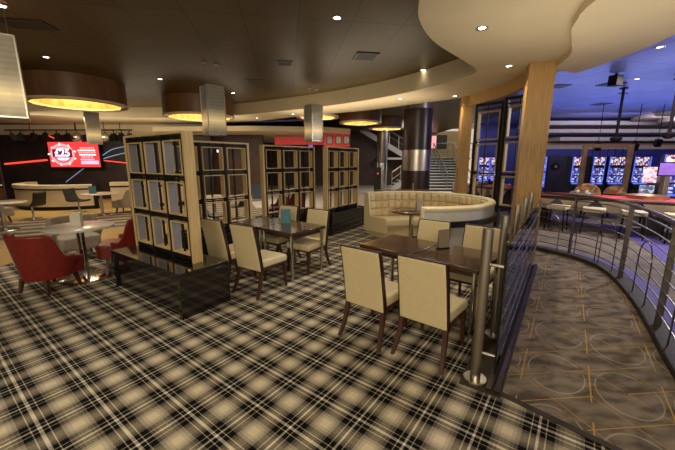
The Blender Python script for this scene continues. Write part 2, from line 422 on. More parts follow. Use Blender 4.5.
# gold timber strip and striped carpet at the left
g0 = [at_z(-40, 283, 0), at_z(0, 266, 0), at_z(45, 255, 0), at_z(95, 247, 0), at_z(140, 243, 0), at_z(230, 226, 0)]
g1 = [at_z(-40, 248, 0), at_z(0, 242, 0), at_z(45, 236, 0), at_z(95, 230, 0), at_z(140, 227, 0), at_z(230, 215, 0)]
struct('floor_timber', MB().ribbon([(p.x, p.y) for p in g0], [(p.x, p.y) for p in g1], -.02, .004), M['gold_floor'], 'golden timber floor strip behind the red chairs')
g2 = [at_z(-40, 228, 0), at_z(0, 224, 0), at_z(45, 219, 0), at_z(95, 214, 0), at_z(140, 210, 0), at_z(230, 203, 0)]
struct('floor_stage_carpet', MB().ribbon([(p.x, p.y) for p in g1], [(p.x, p.y) for p in g2], -.02, .003), M['striped'], 'grey and black striped carpet before the stage')
g3 = [(-17, 14.5), (-14, 15.4), (-11, 15.4), (-8, 15.4), (-5, 15.4), (-3.2, 15.4)]
struct('floor_stage', MB().ribbon([(p.x, p.y) for p in g2], g3, -.02, .004), M['gold_floor'], 'golden timber floor around the stage counter')
# purple stripes on the casino floor
pst = [Vector((p[0], p[1])) for p in catmull([(5.0, 12.6), (6.6, 11.2), (7.35, 9.9), (7.5, 8.7), (7.2, 7.4), (6.4, 5.9), (5.6, 4.6)], 6)]
a_, b_ = offset(pst, .28), offset(pst, -.28)
struct('trim_2', MB().ribbon([(p.x, p.y) for p in a_], [(p.x, p.y) for p in b_], -.01, .006), M['purple'], 'purple stripe in the casino carpet')
a_, b_ = offset(RAIL, -.12), offset(RAIL, -.40)
struct('trim_3', MB().ribbon([(p.x, p.y) for p in a_], [(p.x, p.y) for p in b_], -.01, .007), M['purple'], 'purple strip outside the railing, painted for the purple light on the kerb')  # purple light on the kerb's outer face, painted as a floor strip

# ================================================================== SETTING: ceilings
struct('ceiling', MB().add([(-22, -6, ZC), (4.2, -6, ZC), (4.2, 9, ZC), (7.5, 13, ZC), (7.5, 26, ZC), (-22, 26, ZC)], [(0, 1, 2, 3, 4, 5)]), M['ceiling_dark'], 'dark bronze panelled ceiling')
struct('ceiling_casino', MB().add([(4.2, -6, ZC), (26, -6, ZC), (26, 22, ZC), (7.5, 22, ZC), (7.5, 13, ZC), (4.2, 9, ZC)], [(0, 1, 2, 3, 4, 5)]), M['ceiling_blue_wash'], 'blue lit panelled casino ceiling')
inner = catmull([(.70, -4), (.72, 0), (.74, 2.5), (.86, 3.8), (1.03, 4.40), (1.40, 5.05), (2.00, 5.75), (2.50, 6.35), (2.62, 6.75), (2.38, 7.35), (1.60, 8.60), (.40, 9.85), (-1.2, 11.05), (-4.0, 12.6), (-7.3, 13.3), (-10.0, 12.9), (-12.6, 11.2), (-14, 8)], 6)
outer = catmull([(5.0, -4), (4.8, 0), (4.3, 2.8), (4.15, 4.4), (4.26, 5.2), (4.24, 6.2), (4.10, 7.0), (3.9, 8.0), (3.6, 8.7), (3.25, 9.2), (2.2, 10.2), (.9, 11.4), (-1.2, 12.7), (-4.6, 14.9), (-8.5, 15.6), (-11.6, 15.6), (-15.6, 14.6), (-17.5, 12)], 6)
struct('ceiling_soffit', MB().ribbon([(p.x, p.y) for p in inner], [(p.x, p.y) for p in outer], ZS, ZC + .02), M['cream_paint'], 'cream curved lower ceiling ring')
# a lower curved step in the cream ceiling at the right
s0 = catmull([(2.3, -4), (2.42, 0), (2.50, 3.2), (2.72, 4.1), (3.05, 4.62), (3.45, 5.2), (3.62, 5.7), (3.7, 6.0)], 5)
s1 = catmull([(4.98, -4), (4.78, 0), (4.35, 2.8), (4.21, 4.2), (4.28, 4.7), (4.33, 5.2), (4.34, 5.7), (4.30, 6.28)], 5)
struct('ceiling_step', MB().ribbon([(p.x, p.y) for p in s0], [(p.x, p.y) for p in s1], ZS - .10, ZS + .01), M['cream_paint'], 'stepped cream ceiling panel with curved edge')
# background ceilings
struct('ceiling_back', MB().prism([(-8, 14.6), (-3.8, 14.2), (-.6, 14.6), (.6, 15.6), (.6, 24), (-8, 24)], 3.05, 3.25), M['cream_paint'], 'cream stepped ceiling at the back')
struct('trim_4', MB().prism([(-3.6, 14.25), (-.9, 13.5), (-.8, 13.8), (-3.4, 14.6)], 3.42, 3.449), M['purple'], 'dark purple slot in the back ceiling')

# ================================================================== SETTING: walls
struct('wall_left', MB().box((-17, 10, 2), (.2, 22, 4)), M['dark_brown'], 'dark left wall')
struct('wall_stage', MB().box((-11.5, 15.9, 1.5), (11, .2, 3.0)), M['stage_dark'], 'dark stage wall behind the television')
struct('trim_5', MB().box((-11.5, 15.8, 3.23), (11, .3, .44)), M['cream_paint'], 'cream bulkhead above the stage wall')
struct('wall_back', MB().box((-2, 24.5, 2), (16, .2, 4)), M['dark_brown'], 'dark brown back wall')
struct('wall_middle', MB().box((-5.0, 16.6, 1.6), (2.6, .3, 3.2)), M['dark_brown'], 'dark brown wall panel behind the screens')
struct('wall_stairs', MB().box((7.3, 25.5, 2), (4.6, .2, 4)), M['tan_wall'], 'tan wall behind the stairs')
struct('wall_casino', MB().box((17.1, 18.9, 2), (18.2, .2, 4)), M['blue_wall'], 'dark blue casino wall')
struct('wall_right', MB().box((26, 8, 2), (.2, 28, 4)), M['blue_wall'], 'dark blue right wall')
for k, (y0, zb, x0) in enumerate(((16.6, 3.55, 10.0), (17.2, 3.22, 10.6), (17.8, 2.86, 11.8))):
    struct('trim_%d' % (6 + k), MB().box(((x0 + 26) / 2, (y0 + 18.8) / 2, zb + .09), (26 - x0, 18.8 - y0, .18)), M['cream_paint'], ['upper', 'middle', 'lower'][k] + ' cream step of the casino cornice')
struct('trim_9', MB().box((18, 18.75, 2.62), (14, .1, .34)), M['tan_wall'], 'tan frieze above the slot machines')
disc = at_z(700, 117, 3.7)
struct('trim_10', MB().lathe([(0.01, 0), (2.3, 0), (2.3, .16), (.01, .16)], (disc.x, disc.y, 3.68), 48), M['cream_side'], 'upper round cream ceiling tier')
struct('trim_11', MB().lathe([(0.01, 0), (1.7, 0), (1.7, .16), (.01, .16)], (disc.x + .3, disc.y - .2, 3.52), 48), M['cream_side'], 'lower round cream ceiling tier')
# red bulkhead
struct('wall_red', MB().box((-1.75, 16.4, 2.76), (2.6, .3, .36)).box((-.02, 15.9, 2.82), (1.20, .5, .70)), M['red_wall'], 'red bulkhead at the back with framed pictures')

# ================================================================== dining chairs
def make_chair():
    t = thing('dining_chair', '', 'chair')
    sb = MB().loft([[(-.215, -.215, .385), (.215, -.215, .385), (.235, .275, .385), (-.235, .275, .385)],
                    [(-.22, -.22, .44), (.22, -.22, .44), (.242, .282, .44), (-.242, .282, .44)],
                    [(-.21, -.215, .495), (.21, -.215, .495), (.232, .268, .488), (-.232, .268, .488)]])
    sb.build('seat', M['seat_cream'], t, .018, seg=3)
    def yb(z): q = (z - .36) / .62; return -.205 - .075 * q - .03 * q * q
    def slab(w0, w1, z0, z1, f, bk, n=7):
        rings = []
        for k in range(n):
            q = k / (n - 1); z = z0 + (z1 - z0) * q; w = w0 + (w1 - w0) * q; y = yb(z)
            rings.append([(-w, y + f, z), (w, y + f, z), (w, y - bk, z), (-w, y - bk, z)])
        return rings
    MB().loft(slab(.228, .218, .355, .972, .028, .034)).build('backrest', M['cream_leather'], t, .012, seg=3)
    fr = MB()
    for s in (-1, 1):
        rings = []
        for k in range(8):
            z = .34 + .64 * k / 7; y = yb(z); w = .227 - .010 * (z - .355) / .615
            rings.append([(s * w, y - .024, z), (s * (w + .012), y - .024, z), (s * (w + .012), y + .022, z), (s * w, y + .022, z)])
        fr.loft(rings)
    z = .976; fr.box((0, yb(z) + .006, z), (.45, .036, .012))
    fr.build('back_frame', M['dark_wood'], t)
    for s in (-1, 1):
        MB().bar((s * .21, .235, .39), (s * .215, .265, 0), .044, .044, .028, .028).build('leg', M['leg_wood'], t)
    for s in (-1, 1):
        pts = [(s * .212, -.205, .42), (s * .216, -.225, .26), (s * .226, -.268, .12), (s * .24, -.325, 0)]
        m = MB(); rings = []
        for k, p in enumerate(pts):
            a = .044 - .004 * k
            rings.append([(p[0] - a / 2, p[1] - a / 2, p[2]), (p[0] + a / 2, p[1] - a / 2, p[2]), (p[0] + a / 2, p[1] + a / 2, p[2]), (p[0] - a / 2, p[1] + a / 2, p[2])])
        m.loft(rings).build('leg', M['leg_wood'], t)
    MB().box((0, .235, .375), (.40, .03, .04)).box((0, -.20, .375), (.40, .03, .04)).box((-.21, .02, .375), (.03, .42, .04)).box((.21, .02, .375), (.03, .42, .04)).build('seat_rail', M['leg_wood'], t)
    return t
CH = [
 (.915, 2.90, 50.5, 'nearest cream leather dining chair, its back to the camera beside the steel post'),
 (.415, 3.235, 50.5, 'cream leather dining chair with its back turned, left of the nearest chair'),
 (1.19, 4.27, 233, 'cream dining chair facing forward across the front table, behind the pewter menu holder'),
 (1.69, 3.87, 231, 'cream dining chair at the front table partly hidden behind the steel balustrade post'),
 (-1.08, 4.42, 57, 'cream dining chair with its back to the camera at the front of the middle table'),
 (-1.63, 4.81, 57, 'cream dining chair at the middle table next to the end of the black bench'),
 (-.50, 5.32, 236, 'cream dining chair facing forward at the right end of the middle table'),
 (-1.08, 5.80, 236, 'cream dining chair half hidden behind the teal menu on the middle table'),
]
proto = make_chair()
for i, (x, y, a, lab) in enumerate(CH):
    loc, rz = (x, y, 0), R(a - 90)
    if i == 0:
        proto.location = loc; proto.rotation_euler = (0, 0, rz); proto['label'] = lab; proto['group'] = 'cream dining chairs'
    else: dup(proto, loc, rz, lab, 'cream dining chairs')

# ================================================================== square tables, two and two pushed together
def make_table():
    t = thing('dining_table', '', 'table')
    MB().box((0, 0, .735), (.738, .77, .045)).build('tabletop', M['table_wood'], t, .006)
    MB().box((0, .31, .68), (.6, .02, .06)).box((0, -.31, .68), (.6, .02, .06)).box((.31, 0, .68), (.02, .6, .06)).box((-.31, 0, .68), (.02, .6, .06)).build('apron', M['dark_wood'], t)
    for sx in (-1, 1):
        for sy in (-1, 1):
            MB().tube([(sx * .325, sy * .33, 0), (sx * .325, sy * .33, .712)], .026, 14).build('leg', M['chrome'], t)
    return t
tb = make_table()
def put_tables(F, ang, lab, first):
    # F = front corner, ang = direction towards the left end
    d = Vector((math.cos(ang), math.sin(ang))); n = Vector((d.y, -d.x))
    if n.y < 0: n = -n
    res = []
    for k in range(2):
        c = Vector(F) + d * (.38 + .76 * k) + n * .385
        if first and k == 0:
            tb.location = (c.x, c.y, 0); tb.rotation_euler = (0, 0, ang); tb['label'] = lab[k]; tb['group'] = 'square dining tables'
        else: dup(tb, (c.x, c.y, 0), ang, lab[k], 'square dining tables')
        res.append((c, d, n))
    return res
T1 = put_tables((1.375, 3.005), R(136.6), ['dark wood square table nearest the steel post, under the pewter menu holder', 'dark wood square table at the left of the front pair, bare on top'], True)
T2 = put_tables(at_z(291, 233.8, .757).to_2d(), R(140.3), ['dark wood square table at the right of the middle pair, under the teal menu', 'dark wood square table at the left of the middle pair, near the screens'], False)

def menu(x, y, z, w, h, rz, m, name, lab, base=None):
    t = thing(name, lab, 'menu', (x, y, z), rz)
    MB().bar((0, -.018, .004), (0, -.002, h), w, .005, up=(0, 1, 0)).build('front_card', m, t)
    MB().bar((0, .020, .004), (0, .002, h), w, .005, up=(0, 1, 0)).build('back_card', m, t)
    if base: MB().box((0, 0, .006), (w + .01, .06, .012)).build('base', base, t)
    else: MB().box((0, 0, .003), (w, .05, .006)).build('base', m, t)
    return t
p = at_z(286, 223, .76); menu(p.x, p.y, .758, .165, .24, R(2), M['teal_card'], 'menu_card', 'teal menu standing on the middle table')
p = at_z(443, 248, .76); menu(p.x, p.y, .758, .155, .235, R(20), M['pewter_card'], 'menu_holder', 'pewter coloured menu holder standing on the front table', M['black'])

# ================================================================== benches and lattice screens
def make_bench():
    t = thing('divider_bench', '', 'bench')
    Lb, Wb, hb = 1.80, .66, .545
    MB().box((0, 0, hb - .025), (Lb, Wb, .05)).build('top_slab', M['black_gloss'], t, .005)
    for s in (-1, 1):
        MB().box((s * (Lb / 2 - .03), 0, (hb - .05) / 2), (.06, Wb, hb - .05)).build('end_panel', M['black_gloss'], t, .004)
    for s in (-1, 1):
        MB().box((0, s * (Wb / 2 - .05), (hb - .05) / 2), (Lb - .12, .04, hb - .05)).build('side_panel', M['black_gloss'], t)
    return t
def make_screen():
    t = thing('lattice_screen', '', 'room divider')
    Ls, D, hs = 1.55, .125, 1.60
    for s in (-1, 1):
        MB().box((s * (Ls / 2 - .0225), 0, hs / 2), (.045, .125, hs)).build('end_panel', M['light_wood'], t, .003)
    MB().box((0, 0, hs - .014), (Ls - .09, .125, .028)).build('top_panel', M['light_wood'], t)
    bars = 4; inner_l = Ls - .09
    cw = inner_l / 3
    for k in range(4):
        x = -inner_l / 2 + cw * k + (.02 if k == 0 else -.02 if k == 3 else 0)
        MB().box((x, 0, (hs - .03) / 2), (.046, .10, hs - .03)).build('upright', M['black'], t)
    bh = .415; gap = .085; zs = [.085 + k * (bh + gap) for k in range(3)]
    for c in range(3):
        xc = -inner_l / 2 + cw * (c + .5); bw = cw - .085
        MB().box((xc - .03, .01, (hs - .03) / 2), (.026, .022, hs - .03)).build('rod', M['black'], t)
        for z in zs:
            m = MB(); th = .0135
            m.box((xc - bw / 2 + th / 2, 0, z + bh / 2), (th, D, bh)).box((xc + bw / 2 - th / 2, 0, z + bh / 2), (th, D, bh))
            m.box((xc, 0, z + th / 2), (bw - 2 * th, D, th)).box((xc, 0, z + bh - th / 2), (bw - 2 * th, D, th))
            bxo = m.build('box_frame', M['light_wood'], t)
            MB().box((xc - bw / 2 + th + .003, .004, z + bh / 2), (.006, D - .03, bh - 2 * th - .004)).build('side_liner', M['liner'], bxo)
    for z in (.02, .062, zs[0] + bh + .025, zs[1] - .025, zs[1] + bh + .025, zs[2] - .025, zs[2] + bh + .025, hs - .05):
        MB().box((0, -.01, z), (inner_l, .05, .018)).build('crossbar', M['black'], t)
    return t
bench0, screen0 = make_bench(), make_screen()
DIV = [
 ((-2.33, 4.26), (-2.375, 4.365), -35.2, 'black gloss bench nearest the camera, carrying the lattice screen closest to the red chairs', 'wood and black lattice screen nearest the camera, on the closest black bench'),
 ((-2.27, 6.05), (-2.29, 6.02), 50, 'black gloss bench behind the two chairs at the left of the middle table', 'lattice screen second from the left, behind the nearest screen and the middle table'),
 ((-1.16, 7.85), (-1.14, 7.82), 47, 'black gloss bench under the third lattice screen, behind the middle table', 'third lattice screen from the left, behind the teal menu'),
 ((.14, 8.60), (.12, 8.62), 57, 'black gloss bench left of the round booth, under the farthest lattice screen', 'farthest lattice screen, left of the round cream booth'),
]
for i, (b, s, a, bl, sl) in enumerate(DIV):
    if i == 0:
        bench0.location = (*b, 0); bench0.rotation_euler = (0, 0, R(a)); bench0['label'] = bl; bench0['group'] = 'black divider benches'
        screen0.location = (*s, .545); screen0.rotation_euler = (0, 0, R(a)); screen0['label'] = sl; screen0['group'] = 'lattice screens'
    else:
        bb = dup(bench0, (*b, 0), R(a), bl, 'black divider benches'); bb.scale = (.93, .68, 1) if i >= 2 else (.95, .8, 1); dup(screen0, (*s, .545), R(a), sl, 'lattice screens')

# ================================================================== tub chairs and round tables at the left
def make_tub(name, lab, m_out, m_in, loc, rz, sc_=1.0, hb=.80):
    t = thing(name, lab, 'chair', loc, rz)
    S = sc_
    # shell: wraps the back and the sides, high behind, sloping down to the arms (faces +y)
    rings = []; n = 25
    for k in range(n):
        a = R(-198) + R(216) * k / (n - 1)          # from left arm front round the back to right arm front
        q = abs((k / (n - 1)) - .5) * 2
        e = min(1, max(0, (q - .56) / .26)); e = e * e * (3 - 2 * e)
        top = hb - (hb - .50) * e
        ro, th = .36 * S, .075 * S
        ca, sa = math.cos(a), math.sin(a)
        lean = .05
        rings.append([(ro * .86 * ca, ro * .86 * sa, .20), ((ro + lean) * ca, (ro + lean) * sa, top - .015), ((ro + lean - .02) * ca, (ro + lean - .02) * sa, top),
                      ((ro + lean - th) * ca, (ro + lean - th) * sa, top - .005), ((ro - th) * .93 * ca, (ro - th) * .93 * sa, .40), ((ro - th) * .86 * ca, (ro - th) * .86 * sa, .20)])
    MB().loft(rings).build('backrest', m_out, t, .008)
    poly = [(.30 * S * math.cos(R(180 + 180 * k / 14)), .30 * S * math.sin(R(180 + 180 * k / 14))) for k in range(15)] + [(.31 * S, .30 * S), (.26 * S, .36 * S), (-.26 * S, .36 * S), (-.31 * S, .30 * S)]
    MB().prism(poly, .20, .44).build('seat', m_in, t, .03, seg=3)
    for sx in (-1, 1):
        for sy in (-1, 1):
            MB().bar((sx * .22 * S, sy * .21 * S, .21), (sx * .25 * S, sy * .25 * S, 0), .05, .05, .03, .03).build('leg', M['leg_wood'], t)
    return t
make_tub('tub_chair', 'red leather tub chair with its back to the camera beside the round table', M['red_leather'], M['red_leather'], (-4.12, 4.42, 0), R(80 - 90), .93, .84)
make_tub('tub_chair', 'red leather tub chair tucked behind the nearest lattice screen and bench', M['red_leather'], M['red_leather'], (-3.74, 5.50, 0), R(205 - 90), .95, .86)
make_tub('tub_chair', 'taupe tub chair with pale seat behind the round table', M['taupe'], M['taupe_light'], (-4.95, 6.0, 0), R(-40 - 90), 1.02, .76)

def round_table(name, lab, loc, r, h, base_r, col_r=.045):
    t = thing(name, lab, 'table', loc)
    MB().lathe([(.005, h), (r - .02, h), (r, h - .012), (r - .005, h - .035), (.005, h - .035)], (0, 0, 0), 48).build('tabletop', M['white_top'], t)
    MB().tube([(0, 0, .02), (0, 0, h - .034)], col_r, 16).build('column', M['chrome'], t)
    MB().lathe([(.005, .03), (col_r + .02, .03), (base_r - .03, .018), (base_r, .008), (base_r, 0), (.005, 0)], (0, 0, 0), 40).build('base', M['chrome'], t)
    return t
rt = at_z(87, 277, 0)
round_table('round_table', 'white round table on a chrome column between the red tub chairs', (rt.x, rt.y, 0), .45, .83, .36, .05)
t = thing('menu_cube', 'white card menu block standing on the near round table', 'menu', (rt.x - .04, rt.y + .02, .83), R(20))
MB().box((0, 0, .10), (.13, .11, .20)).build('card', M['white_card'], t, .003)
MB().box((0, 0, .003), (.14, .12, .006)).build('base', M['white_card'], t)

p = at_z(100, 193, .75); round_table('round_table', 'white round table with the small teal menu before the stage counter', (p.x, p.y, 0), .53, .75, .28)
q = at_z(93, 193.5, .75); menu(q.x, q.y, .75, .20, .24, R(30), M['teal_card'], 'menu_card', 'small teal menu on the white table before the stage')
p = at_z(0, 202, .75); round_table('round_table', 'white round table cut off at the left edge of the view', (p.x, p.y, 0), .53, .75, .28)

def shell_chair(name, lab, loc, rz, m, group=None):
    # swivel chair with a one-piece bent shell: seat and back from one profile (faces +y)
    t = thing(name, lab, 'chair', loc, rz, group)
    prof = [(.27, .43), (.24, .455), (.05, .43), (-.14, .43), (-.22, .47), (-.27, .60), (-.33, .85)]
    rings = []
    for y, z in prof:
        w = .25 if z < .5 else .22
        rings.append([(-w, y, z), (-w * .5, y, z - .012), (w * .5, y, z - .012), (w, y, z), (w, y - .02, z - .035), (w * .5, y - .02, z - .05), (-w * .5, y - .02, z - .05), (-w, y - .02, z - .035)])
    MB().loft(rings).build('seat_shell', m, t)
    MB().tube([(0, 0, .02), (0, 0, .40)], .028, 12).build('column', M['chrome'], t)
    MB().lathe([(.005, .022), (.05, .022), (.22, .012), (.22, 0), (.005, 0)], (0, 0, 0), 28).build('base', M['chrome'], t)
    return t
p = at_z(34, 218.5, 0) ; shell_chair('swivel_chair', 'black swivel chair facing left toward the cut off white table', (p.x, p.y, 0), R(178 - 90), M['black_plastic'])
p = at_z(80, 212, 0); shell_chair('swivel_chair', 'black swivel chair facing right toward the table with the small teal menu', (p.x, p.y, 0), R(-8 - 90), M['black_plastic'])
p = at_z(-3, 223, 0); make_tub('tub_chair', 'beige tub chair half out of view at the left edge', M['taupe'], M['taupe_light'], (p.x, p.y, 0), R(60 - 90), 1.0, .70)
p = at_z(128, 212, 0); make_tub('tub_chair', 'beige tub chair beside the teal menu table, partly behind the nearest screen', M['taupe_light'], M['taupe_light'], (p.x, p.y, 0), R(190 - 90), 1.05, .82)

# ================================================================== stage counter, television, lights
def arc_panel(c, r0, r1, a0, a1, z0, z1, n=28):
    return MB().lathe([(r0, z0), (r1, z0), (r1, z1), (r0, z1)], (c[0], c[1], 0), n, R(a0), R(a1))
CC = (-10.75, 14.15)
t = thing('stage_counter', 'curved cream stage counter with dark trim below the television', 'counter', (CC[0], CC[1], 0))
def cpart(name, r0, r1, a0, a1, z0, z1, m): 
    return MB().lathe([(r0, z0), (r1, z0), (r1, z1), (r0, z1)], (0, 0, 0), 30, R(a0), R(a1)).build(name, m, t)
cpart('counter_front', 2.1, 2.35, 186, 309, .14, .74, M['counter_cream'])
cpart('trim_band', 2.1, 2.34, 186, 309, .74, .80, M['black'])
cpart('counter_cap', 2.05, 2.39, 186, 309, .80, .93, M['counter_cream'])
cpart('kickboard', 2.1, 2.32, 186, 309, 0, .14, M['black'])
MB().box((2.3 * math.cos(R(310.5)), 2.3 * math.sin(R(310.5)), .46), (.10, .16, .93)).build('post', M['black'], t)
t = thing('stage_counter', 'second cream counter section, right of the dark joint, behind the beige tub chair', 'counter', (0, 0, 0))
w0, w1 = Vector((-8.75, 12.6)), Vector((-5.6, 13.6))
for nm, z0, z1, th, m in (('counter_front', .14, .80, .2, 'counter_cream'), ('trim_band', .80, .86, .19, 'black'), ('counter_cap', .86, 1.0, .26, 'counter_cream'), ('kickboard', 0, .14, .17, 'black')):
    MB().bar((w0.x, w0.y, (z0 + z1) / 2), (w1.x, w1.y, (z0 + z1) / 2), th, z1 - z0).build(nm, M[m], t)

# television with its advert
TY = 15.55
a, b = at_y(47.5, 142, TY), at_y(101, 167, TY)
tw, thh = b.x - a.x, a.z - b.z
t = thing('television', 'large television on the stage wall showing a red £25 advert', 'television', ((a.x + b.x) / 2, TY, (a.z + b.z) / 2))
MB().box((0, .04, 0), (tw + .12, .1, thh + .12)).build('casing', M['black'], t); MB().box((0, .163, 0), (.5, .155, .4)).build('wall_bracket', M['black'], t)
scr = MB().box((0, -.014, 0), (tw, .012, thh)).build('screen', M['tv_red'], t)
def ringmesh(cx, cz, r0, r1, y0, name, m, sx=1.0, n=40):
    mb = MB(); vs = []
    for k in range(n):
        a_ = 2 * PI * k / n
        vs += [(cx + r0 * sx * math.cos(a_), y0, cz + r0 * math.sin(a_)), (cx + r1 * sx * math.cos(a_), y0, cz + r1 * math.sin(a_))]
    mb.add(vs, [(2 * k, 2 * k + 1, (2 * k + 3) % (2 * n), (2 * k + 2) % (2 * n)) for k in range(n)])
    return mb.build(name, m, scr)
lx = -tw * .23
ringmesh(lx, 0, .38, .50, -.026, 'advert_ring', M['tv_pink'], 1.12)
ringmesh(lx, .02, .002, .33, -.027, 'advert_badge', M['tv_lilac'], 1.15)
def text(body, size, x, z, y, m, parent, name):
    cu = bpy.data.curves.new('txt', 'FONT'); cu.body = body; cu.size = size; cu.align_x = 'CENTER'; cu.align_y = 'CENTER'; cu.extrude = .004; cu.offset = size * .028
    o = bpy.data.objects.new('txt', cu); C.objects.link(o)
    dg = bpy.context.evaluated_depsgraph_get(); me = bpy.data.meshes.new_from_object(o.evaluated_get(dg))
    bpy.data.objects.remove(o)
    me.transform(Matrix.Translation((x, y, z)) @ Matrix.Rotation(R(90), 4, 'X')); me.materials.clear(); me.materials.append(m)
    r = bpy.data.objects.new(name, me); C.objects.link(r); r.parent = parent; return r
MB().box((lx, -.030, .06), (.92, .004, .38)).build('advert_plate', M['tv_dark'], scr)
text('£25', .47, lx, .07, -.036, M['tv_white'], scr, 'advert_price')
MB().box((lx, -.031, -.19), (.46, .004, .07)).build('advert_plate', M['tv_white'], scr)
for k in range(9):
    a_ = 2 * PI * k / 9 + .3; s_ = random.uniform(.05, .085)
    MB().box((lx + .62 * math.cos(a_), -.029, .50 * math.sin(a_) * .95), (s_ * 1.6, .004, s_), Matrix.Rotation(a_, 3, 'Y')).build('confetti', M['tv_white'], scr)
for k, (w_, z_, m_) in enumerate(((.62, .30, 'tv_pink'), (.86, .19, 'tv_white'), (.80, .09, 'tv_pink'), (.74, -.01, 'tv_white'), (.60, -.11, 'tv_pink'), (.70, -.22, 'tv_lilac'))):
    mb = MB(); x_ = tw * .27 - w_ / 2
    while x_ < tw * .27 + w_ / 2 - .03:
        l_ = random.uniform(.05, .12); mb.box((x_ + l_ / 2, -.028, z_), (l_, .004, .06)); x_ += l_ + .025
    mb.build('text_line', M[m_], scr)
MB().box((tw * .30, -.029, -.36), (.82, .004, .16)).build('advert_plate', M['tv_lilac'], scr)

# light strips on the stage wall
def strip(name, lab, pts, r, m):
    q = [at_y(px, py, 15.795 - r) for px, py in pts]
    if len(q) > 2: q = catmull(q, 5)
    o = MB().tube(q, r, 6).build(name, m); return tag(o, lab, 'light')
strip('light_strip', 'red glowing strip on the stage wall left of the television', [(5, 164), (47, 160)], .045, M['red_glow'])
strip('light_strip', 'thin red strip slanting down to the top of the television', [(45, 134), (62, 142)], .025, M['red_glow'])
strip('light_strip', 'short red strip on the stage wall right of the television', [(104, 160.6), (127, 163)], .025, M['red_glow'])
strip('light_strip', 'upper pale blue arc right of the television', [(102.5, 155.5), (112, 149.5), (127, 146)], .022, M['blue_glow'])
strip('light_strip', 'lower pale blue arc right of the television', [(103.5, 158.7), (114, 155.5), (127, 152.5)], .022, M['blue_glow'])
strip('light_strip', 'pale line slanting down below the television', [(84, 168), (66, 182)], .018, M['blue_glow'])
# stage lights on a bar
bar = thing('lighting_bar', 'black lighting bar carrying stage spotlights', 'lighting bar', (0, 0, 0))
MB().tube([at_y(4, 130.0, 14.9), at_y(132, 130.0, 14.9)], .03, 8).build('pipe', M['black'], bar)
for px in (30, 75, 120):
    q = at_y(px, 130.0, 14.9); MB().tube([(q.x, 14.9, q.z), (q.x, 14.9, ZS)], .015, 6).build('hanger', M['black'], bar)
def spot_fix(p, tilt, turn, lab):
    t = thing('stage_light', lab, 'stage light', p, turn, 'stage lights on the bar')
    rot = Matrix.Rotation(tilt, 3, 'X')
    MB().bar(rot @ Vector((0, 0, .02)), rot @ Vector((0, 0, -.30)), .15, .15, .22, .22).build('housing', M['black'], t)
    MB().tube([(0, 0, .16), (0, 0, 0)], .02, 6).build('yoke', M['black'], t)
    return t
for k, px in enumerate((10, 20, 33, 45, 56, 66, 87, 113, 121, 129)):
    p = at_y(px, 130.0, 14.9); p.z -= .17
    spot_fix(p, R(random.uniform(-35, 35)), R(random.uniform(-60, 60)), 'black stage spotlight clamped under the lighting bar')
for px, lab in ((77, 'silver mirror ball left of the small hanging lantern, above the television'), (105, 'silver mirror ball right of the small hanging lantern, above the television')):
    p = at_y(px, 137.5, 14.6); t = thing('mirror_ball', lab, 'mirror ball', p)
    MB().lathe([(.20 * math.cos(R(a_)), .20 * math.sin(R(a_))) for a_ in range(-88, 89, 16)], (0, 0, 0), 20).build('ball', M['mirror_ball'], t, smooth=False)
    MB().tube([(0, 0, .19), (0, 0, .85)], .015, 6).build('rod', M['black'], t)
# far left sideboard
p = at_z(2, 214, 0)
t = thing('sideboard', 'tall dark sideboard with a lit cream shelf at the far left edge', 'cabinet', (-11.7, 10.85, 0), R(8))
MB().box((0, 0, .45), (.8, .45, .9)).build('base_cabinet', M['dark_wood'], t, .005)
MB().box((0, .18, 1.5), (.8, .08, 1.2)).build('back_panel', M['dark_wood'], t)
for z in (1.0, 1.35, 1.7): MB().box((0, .02, z), (.78, .38, .04)).build('shelf', M['counter_cream'] if z == 1.0 else M['dark_wood'], t)
MB().box((0, -.23, .45), (.012, .012, .8)).build('door_gap', M['black'], t)

# ================================================================== round booth
BC = Vector((1.66, 6.87)); BR = 1.52
t = thing('round_booth', 'round cream tufted booth seat behind the front table', 'booth', (BC.x, BC.y, 0))
A0, A1 = R(-98), R(129)
def arc_part(name, prof, m, a0=A0, a1=A1, n=40, bev=0):
    return MB().lathe(prof, (0, 0, 0), n, a0, a1).build(name, m, t, bev)
# tufted inner back: cushions in a grid
mb = MB(); nc, nr = 30, 3
for c in range(nc):
    for r_ in range(nr):
        a0, a1 = A0 + (A1 - A0) * c / nc, A0 + (A1 - A0) * (c + 1) / nc
        z0, z1 = .44 + .19 * r_, .44 + .19 * (r_ + 1)
        lean = lambda z: BR - .17 + .05 * (z - .44) / .57
        vs = []; ng = 6
        for i in range(ng + 1):
            for j in range(ng + 1):
                u, v = i / ng, j / ng; a_ = a0 + (a1 - a0) * u; z = z0 + (z1 - z0) * v
                puff = .048 * (1 - (2 * u - 1) ** 6) * (1 - (2 * v - 1) ** 6)
                rr = lean(z) - puff
                vs.append((rr * math.cos(a_), rr * math.sin(a_), z))
        mb.add(vs, [(i * (ng + 1) + j, (i + 1) * (ng + 1) + j, (i + 1) * (ng + 1) + j + 1, i * (ng + 1) + j + 1) for i in range(ng) for j in range(ng)])
mb.build('tufted_back', M['cream_leather'], t, fix=False)
arc_part('back_shell', [(BR - .165, .12), (BR, .12), (BR, .78), (BR, .99), (BR - .115, .99), (BR - .165, .44)], M['grey_panel'])
arc_part('top_roll', [(BR - .13, .985), (BR + .012, .985), (BR + .012, 1.02), (BR - .01, 1.045), (BR - .10, 1.045), (BR - .13, 1.02)], M['seat_cream'])
arc_part('dark_ledge', [(BR, .70), (BR + .05, .70), (BR + .05, .80), (BR, .80)], M['black_plastic'])
